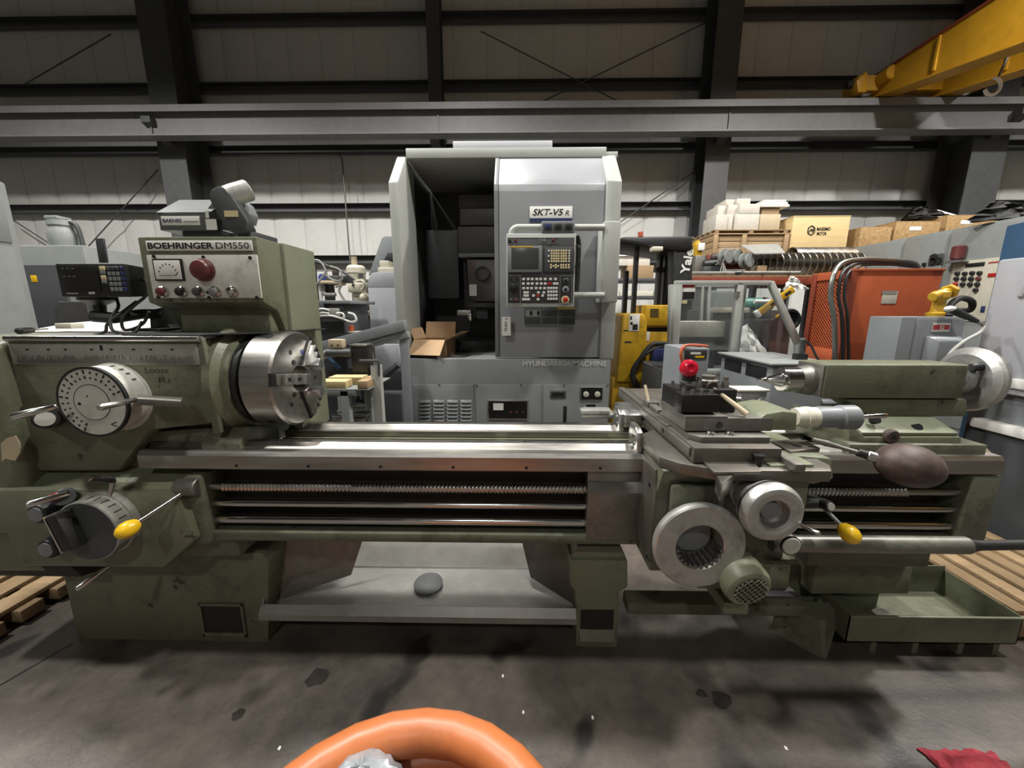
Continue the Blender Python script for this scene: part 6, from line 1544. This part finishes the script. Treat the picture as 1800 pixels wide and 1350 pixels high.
# plywood crate with logo
xa, xb, za, zb = RC(1391, 381, 1491, 440, RY)
PC = thing('plywood_crate', 'pale plywood crate printed with a hexagon logo', 'crate', ((xa+xb)/2, RY+.4, Z2))
pb = obj('panel', B(xa+.004, RY, Z2+.001, xb, RY+.8, zb, .006), 'plywood', PC)
hx = aY(1426, 405, RY-.002); mb = MB(); R1 = .062
pts = [Vector((hx.x+math.sin(math.radians(60*i))*R1*.95, RY-.003, hx.z+math.cos(math.radians(60*i))*R1*1.15)) for i in range(7)]
for i in range(6): mb.tube([pts[i], pts[i+1]], .008, 4)
mm = [(-.033, -.026), (-.004, .022), (.004, -.007), (.033, .026), (.022, -.03)]
for p, q in zip(mm, mm[1:]): mb.tube([(hx.x+p[0], RY-.003, hx.z+p[1]), (hx.x+q[0], RY-.003, hx.z+q[1])], .008, 4)
obj('logo', mb, 'ink', pb, kind='stuff')
ptext('MASSIMO', pb, 'ink', 1436, 399.5, 1460, 405.5, RY-.003, bold=.025); ptext('MOTOR', pb, 'ink', 1436, 407.5, 1453, 413.5, RY-.003, bold=.025)
obj('lid', B(xa-.0, RY-.004, zb, xb+.006, RY+.8, zb+.015, .003), 'plywood', PC)
# OSB crates
def osb(px0, pxc, px1, py0, py1, Y, lab):
    xa, xb, za_, zb_ = RC(pxc, py0, px1, py1, Y); xl = aY(px0, py0+10, Y+1.0).x if False else xa-.9*0
    o = thing('strand_board_crate', lab, 'crate', ((xa+xb)/2, Y+.4, Z2), 'strand board crates')
    w_ = .015
    obj('front_board', B(xa, Y, Z2+.001, xb, Y+w_, zb_, .003), 'osb', o)
    obj('side_board', B(xa, Y+w_, Z2+.001, xa+w_, Y+1.0, zb_, .003), 'osb', o)
    obj('side_board', B(xb-w_, Y+w_, Z2+.001, xb, Y+1.0, zb_, .003), 'osb', o)
    obj('back_board', B(xa, Y+1.0, Z2+.001, xb, Y+1.0+w_, zb_, .003), 'osb', o)
    obj('top_board', B(xa, Y, zb_, xb, Y+1.01, zb_+.012, .003), 'osb', o)
    obj('label', B(xa+.22, Y-.004, zb_-.13, xa+.40, Y, zb_-.07, .001), 'paper', o)
    return o, xa, xb, zb_
osb(1570, 1572, 1650, 390, 432, RY+.0, 'long strand board crate in the middle of the rack right of the plywood crate')
o, xa, xb, zo = osb(1660, 1662, 1748, 379, 420, RY+.05, 'strand board crate at the right end of the rack')
o = obj('brown_panel_crate', B(aY(1512, 410, RY).x, RY+.0, Z2+.001, aY(1567, 410, RY).x, RY+.9, aY(1540, 399, RY).z, .006), 'osb'); tag(o, 'low brown strand board box beside the pale plywood crate', 'crate')
o = obj('dark_cloth', crumple((xa+.1, RY+.4, zo+.013), .8, .2, 21, .2, .05), 'rubber'); tag(o, 'crumpled dark sheet on the right end strand board crate', 'sheet')
o = obj('white_board', MB().loft([(xa+.35, RY+.5, zo+.013), (xa+1.0, RY+.5, zo+.013), (xa+1.0, RY+.52, zo+.02), (xa+.3, RY+.52, zo+.2)], [(xa+.35, RY+.53, zo+.013), (xa+1.0, RY+.53, zo+.013), (xa+1.0, RY+.55, zo+.02), (xa+.3, RY+.55, zo+.2)]), 'paper'); tag(o, 'white triangular board on the right end strand board crate', 'board')
# front rack with auger and scrap
QY = 5.5
Z1 = aY(1350, 486, QY).z
qx0, qx1 = aY(1196, 486, QY).x, aY(1560, 486, QY).x
qx1 = min(qx1, KX-.15)
rack('low_rack', 'lower rack of auger and scrap steel behind the enclosure', qx0, qx1, QY-.2, QY+.75, Z1)
AG = thing('auger_screw', 'long steel auger screw lying on the lower rack', 'auger', (aY(1400, 470, QY).x, QY+.05, Z1))
ax0, ax1 = aY(1318, 462, QY).x, min(aY(1528, 462, QY).x, qx1); zax = aY(1420, 461, QY).z
obj('shaft', MB().cyl((ax0, QY+.1, zax), (ax1, QY+.1, zax), .05, n=14), 'steel_dark', AG)
rows = []
nt_ = 17
for i in range(nt_*14+1):
    a = 2*math.pi*i/14; x = ax0+.03+(ax1-ax0-.06)*i/(nt_*14)
    rows.append([(x, QY+.1+math.cos(a)*.045, zax+math.sin(a)*.045), (x, QY+.1+math.cos(a)*.145, zax+math.sin(a)*.145)])
obj('flight', MB().grid(rows, .012), 'steel', AG)
for x in (ax0+.15, ax1-.15): obj('saddle', B(x-.06, QY-.05, Z1+.001, x+.06, QY+.25, zax-.045, .004), 'wood_old', AG)
rows = []
TRc = thing('trough_cover', 'curved bright trough sheet lying behind the auger', 'sheet', (aY(1440, 440, QY).x, QY+.45, Z1))
cx0, cx1 = aY(1395, 440, QY+.4).x, aY(1500, 440, QY+.4).x; czz = aY(1440, 455, QY+.4).z
for i in range(11):
    a = math.radians(20+14*i); rows.append([(cx0, QY+.45-math.cos(a)*.17, czz+math.sin(a)*.17), (cx1, QY+.45-math.cos(a)*.17, czz+math.sin(a)*.17)])
obj('sheet', MB().grid(rows, .006), 'alu', TRc)
obj('packing', B(cx0, QY+.3, Z1+.001, cx1, QY+.6, czz+.06, .005), 'wood_old', TRc)
pt = [aY(1302, 432, QY+.1), aY(1326, 447, QY-.1), aY(1380, 446, QY-.1), aY(1368, 430, QY+.2)]
o = obj('card_sheet', MB().loft(pt, [p+Vector((0, .0, .012)) for p in pt]), 'cable_grey'); tag(o, 'bent grey card sheet lying on the end of the auger', 'sheet')
for i, px in enumerate((1281, 1297, 1303)):
    c = aY(px, 449 if i < 2 else 459, QY+.05*i-.05)
    o = obj('steel_roller', MB().rev((c.x, c.y+.18-.2*(i == 2), c.z), (.5, -1, 0), [(0, .06), (.01, .10), (.05, .105), (.055, .03), (.09, .03), (.095, .09), (.12, .09), (.125, 0)], 22), 'grey_cab')
    tag(o, ('left grey steel roller on the lower rack', 'middle grey steel roller on the lower rack', 'front grey steel roller at the auger end')[i], 'roller', 'steel rollers')
for i, (p, q, m) in enumerate((((1196, 470), (1290, 468), 'steel_dark'), ((1200, 479), (1320, 477), 'black_paint'), ((1196, 463), (1262, 460), 'steel'), ((1300, 482), (1400, 480), 'steel_dark'))):
    z_r = Z1+.03
    a_, b2 = aY(*p, QY-.1), aY(*q, QY-.1); yy = QY-.12+.09*i if i < 3 else QY-.16
    o = obj('steel_bar', MB().cyl((a_.x, yy, Z1+.03), (b2.x, yy, Z1+.03), .028, n=10), m); tag(o, ('dull steel bar second from the front on the lower rack', 'black steel bar left on the lower rack', 'bright steel bar at the back left of the lower rack', 'dull steel bar in front of the auger')[i], 'bar', 'bars on the lower rack')
GR = thing('gear_unit', 'small black gear unit with wires left of the rollers', 'gear unit', (aY(1250, 470, QY+.3).x, QY+.35, Z1))
obj('housing', MB().cyl(aY(1235, 466, QY+.3), aY(1262, 464, QY+.3), .075, n=16, b=.01), 'black_paint', GR)
obj('gear_base', B(aY(1232, 470, QY+.3).x, QY+.2, Z1+.001, aY(1266, 470, QY+.3).x, QY+.42, aY(1250, 472, QY+.3).z+.02, .01), 'grey_dark', GR)
obj('shaft_end', MB().ell(aY(1256, 452, QY+.3), .06, 12, 8), 'brown_ball', GR)
for i in range(3): obj('wire', MB().tube(smooth_path([aY(1258+i*3, 466, QY+.1), aY(1272, 456+i*4, QY+.05), aY(1266+i*5, 478, QY+.0), aY(1270+i*4, 485, QY+.0)]), .006, 6), 'cable_grey', GR)
YH = thing('yellow_hoist', 'small yellow hoist with white tag at the left end of the lower rack', 'hoist', (aY(1225, 440, QY+.3).x, QY+.35, Z1))
obj('hoist_body', MB().prism(PXZ([(1219, 452), (1220, 430), (1226, 422), (1232, 430), (1231, 450)], QY+.35), 'Y', QY+.3, QY+.45, .012), 'truck_yellow', YH)
obj('hoist_tag', PB(1228, 427, 1239, 440, QY+.27, .02, .003), 'paper', YH)
obj('hoist_base', B(aY(1219, 450, QY+.35).x, QY+.28, Z1+.001, aY(1236, 450, QY+.35).x, QY+.46, aY(1225, 450, QY+.35).z, .006), 'steel_dark', YH)
# ---- bridge crane
CXa = aY(1551, 150, 9.15).x
CR_ = thing('bridge_crane', 'yellow double girder bridge crane on the runway at upper right', 'crane', (CXa, 9.15, RZ+.07))
gt = aY(1562, 133, 9.15).z
for i, dx in enumerate((0, 1.25)):
    gp_ = [(9.2, gt-.38), (9.2, gt), (-10, gt), (-10, 5.3), (6.6, 5.3)]
    g = obj('girder', MB().prism(gp_, 'X', CXa+dx-.14, CXa+dx+.14), 'crane_yellow', CR_)
    obj('girder_rail', B(CXa+dx-.16, -10, gt, CXa+dx+.16, 9.25, gt+.04), 'orange_dark', g)
    obj('girder_rib', B(CXa+dx-.17, 7.9, 5.62, CXa+dx+.17, 7.94, gt-.02), 'crane_yellow', g)
    obj('lower_plate', MB().prism([(9.2, gt-.38), (6.6, 5.3), (-10, 5.3), (-10, 5.27), (6.6, 5.27), (9.2, gt-.41)], 'X', CXa+dx-.2, CXa+dx+.2), 'crane_yellow', g)
et = obj('end_truck', B(CXa-.6, 9.02, RZ+.16, CXa+1.9, 9.28, RZ+.44, .01), 'crane_yellow', CR_)
for dx in (-.35, 1.65): obj('truck_wheel', MB().cyl((CXa+dx, 9.09, RZ+.22), (CXa+dx, 9.21, RZ+.22), .15, n=24, b=.02), 'steel_dark', et)
obj('end_plate', MB().prism([(CXa-.62, RZ+.1), (CXa-.68, RZ+.3), (CXa-.5, RZ+.5), (CXa-.45, RZ+.1)], 'Y', 8.96, 9.34, .01), 'crane_yellow', et)
obj('buffer', MB().cyl((CXa-.6, 9.1, RZ+.3), (CXa-.78, 9.1, RZ+.3), .07, n=16, b=.01), 'rubber', et)
obj('drive_motor', MB().cyl((CXa-.15, 8.75, RZ+.36), (CXa-.15, 9.02, RZ+.36), .13, n=20, b=.02), 'crane_yellow', et)
hk = aY(1745, 152, 7.6)
obj('festoon_ring', MB().tube(smooth_path([hk+Vector((math.cos(a)*.13, 0, math.sin(a)*.13)) for a in [math.radians(200+i*32) for i in range(9)]]), .025, 8), 'white', CR_)
obj('festoon_hanger', MB().cyl(hk+Vector((.05, 0, .1)), hk+Vector((.15, 0, .45)), .02, n=8), 'steel_dark', CR_)
# ---- pallets on the floor
def pallet(lab, x0, x1, y0, y1, n, z=.13, m='wood_old', along='Y'):
    o = thing('wooden_pallet', lab, 'pallet', ((x0+x1)/2, (y0+y1)/2, 0))
    w_ = (x1-x0)/n; random.seed(n)
    for i in range(n):
        obj('deck_board', B(x0+w_*i+.006, y0+random.uniform(-.03, .03), z-.022, x0+w_*(i+.72), y1+random.uniform(-.02, .02), z, .003), m if i % 3 == 1 else 'wood_old', o)
    for t in (0, .5, 1):
        yy = y0+(y1-y0-.09)*t; obj('stringer', B(x0, yy, 0.02, x1, yy+.09, z-.023, .004), 'wood_old', o)
    return o
pallet('weathered wooden pallet on the floor right of the tail tray', 2.2, 2.86, 1.50, 2.40, 6, .14, 'wood')
pallet('worn brown skid on the floor left of the headstock leg', -3.05, -2.30, 1.36, 1.74, 5, .10, 'wood')
# ---- foreground: orange hose coil, wrapped bundle, red rag
pts = []; R0, hx_, hy_ = .345, -.205, .40
turns = 5.6
for i in range(int(turns*28)+1):
    a = math.radians(54)+2*math.pi*i/28; t = i/(turns*28)
    rr = R0+.014*math.sin(a*1.5+1)+.01*math.sin(a*.7)
    pts.append((hx_+math.cos(a)*rr, hy_+math.sin(a)*rr, .05+t*.45+.012*math.sin(a*2)))
o = obj('hose_coil', MB().tube(pts, .045, 16), 'orange_hose'); tag(o, 'thick orange hose coiled on the floor in the foreground', 'hose')
pts = []
for i in range(60):
    a = math.radians(30)+2*math.pi*i/28
    pts.append((hx_+.02+math.cos(a)*.235, hy_+.03+math.sin(a)*.235, .04+.33*i/60))
o = obj('inner_hose', MB().tube(pts, .032, 12), 'orange_hose'); tag(o, 'thinner orange hose loop lying inside the thick coil', 'hose')
c = aZ(645, 1372, .45)
random.seed(9); mb = MB(); mb.ell((0, 0, 0), (.10, .075, .12), 26, 16)
for v in mb.bm.verts: v.co *= 1+random.uniform(-.05, .05)
bmesh.ops.transform(mb.bm, matrix=Matrix.Translation((c.x, c.y-.02, .40)), verts=mb.bm.verts[:])
PBn = thing('wrapped_bundle', 'grey plastic wrapped bundle standing inside the orange coil', 'bundle', (c.x, c.y-.02, 0))
obj('wrap', mb, 'plastic_clear', PBn)
obj('core', MB().rev((c.x, c.y-.02, 0), (0, 0, 1), [(0, .07), (.3, .08), (.36, .06), (.37, 0)], 18), 'grey_dark', PBn)
c = aZ(1722, 1346, .03)
random.seed(4); rows = []
for j in range(15):
    r = []
    for i in range(15):
        s_, t = i/14, j/14; e = math.sin(math.pi*s_)*math.sin(math.pi*t)
        r.append((c.x+(s_-.5)*.24+random.uniform(-1, 1)*.008, c.y-.14+t*.2+random.uniform(-1, 1)*.008, .006+e*.035+random.uniform(0, 1)*.022*e**.3))
    rows.append(r)
o = obj('red_rag', MB().grid(rows, .004), 'red_rag'); tag(o, 'crumpled red rag on the floor at lower right', 'rag')
# floor debris: a few chips of paint
for px, py in ((920, 1253), (1042, 1262), (491, 1316), (884, 1189), (1382, 1316)):
    c = aZ(px, py, .002); o = obj('paint_chip', MB().prism([(c.x-.005, c.y-.003), (c.x+.003, c.y-.006), (c.x+.004, c.y+.005), (c.x-.003, c.y+.008)], 'Z', .0005, .004), 'paper'); tag(o, {920: 'pale paint chip on the floor, largest in the middle ahead of the pan', 1042: 'pale chip right of centre on the floor ahead of the middle leg', 491: 'pale chip on the floor left of the orange coil', 884: 'pale chip on the floor nearest the chip pan', 1382: 'pale chip on the floor toward the red rag'}[px], 'chip', 'chips on the floor')
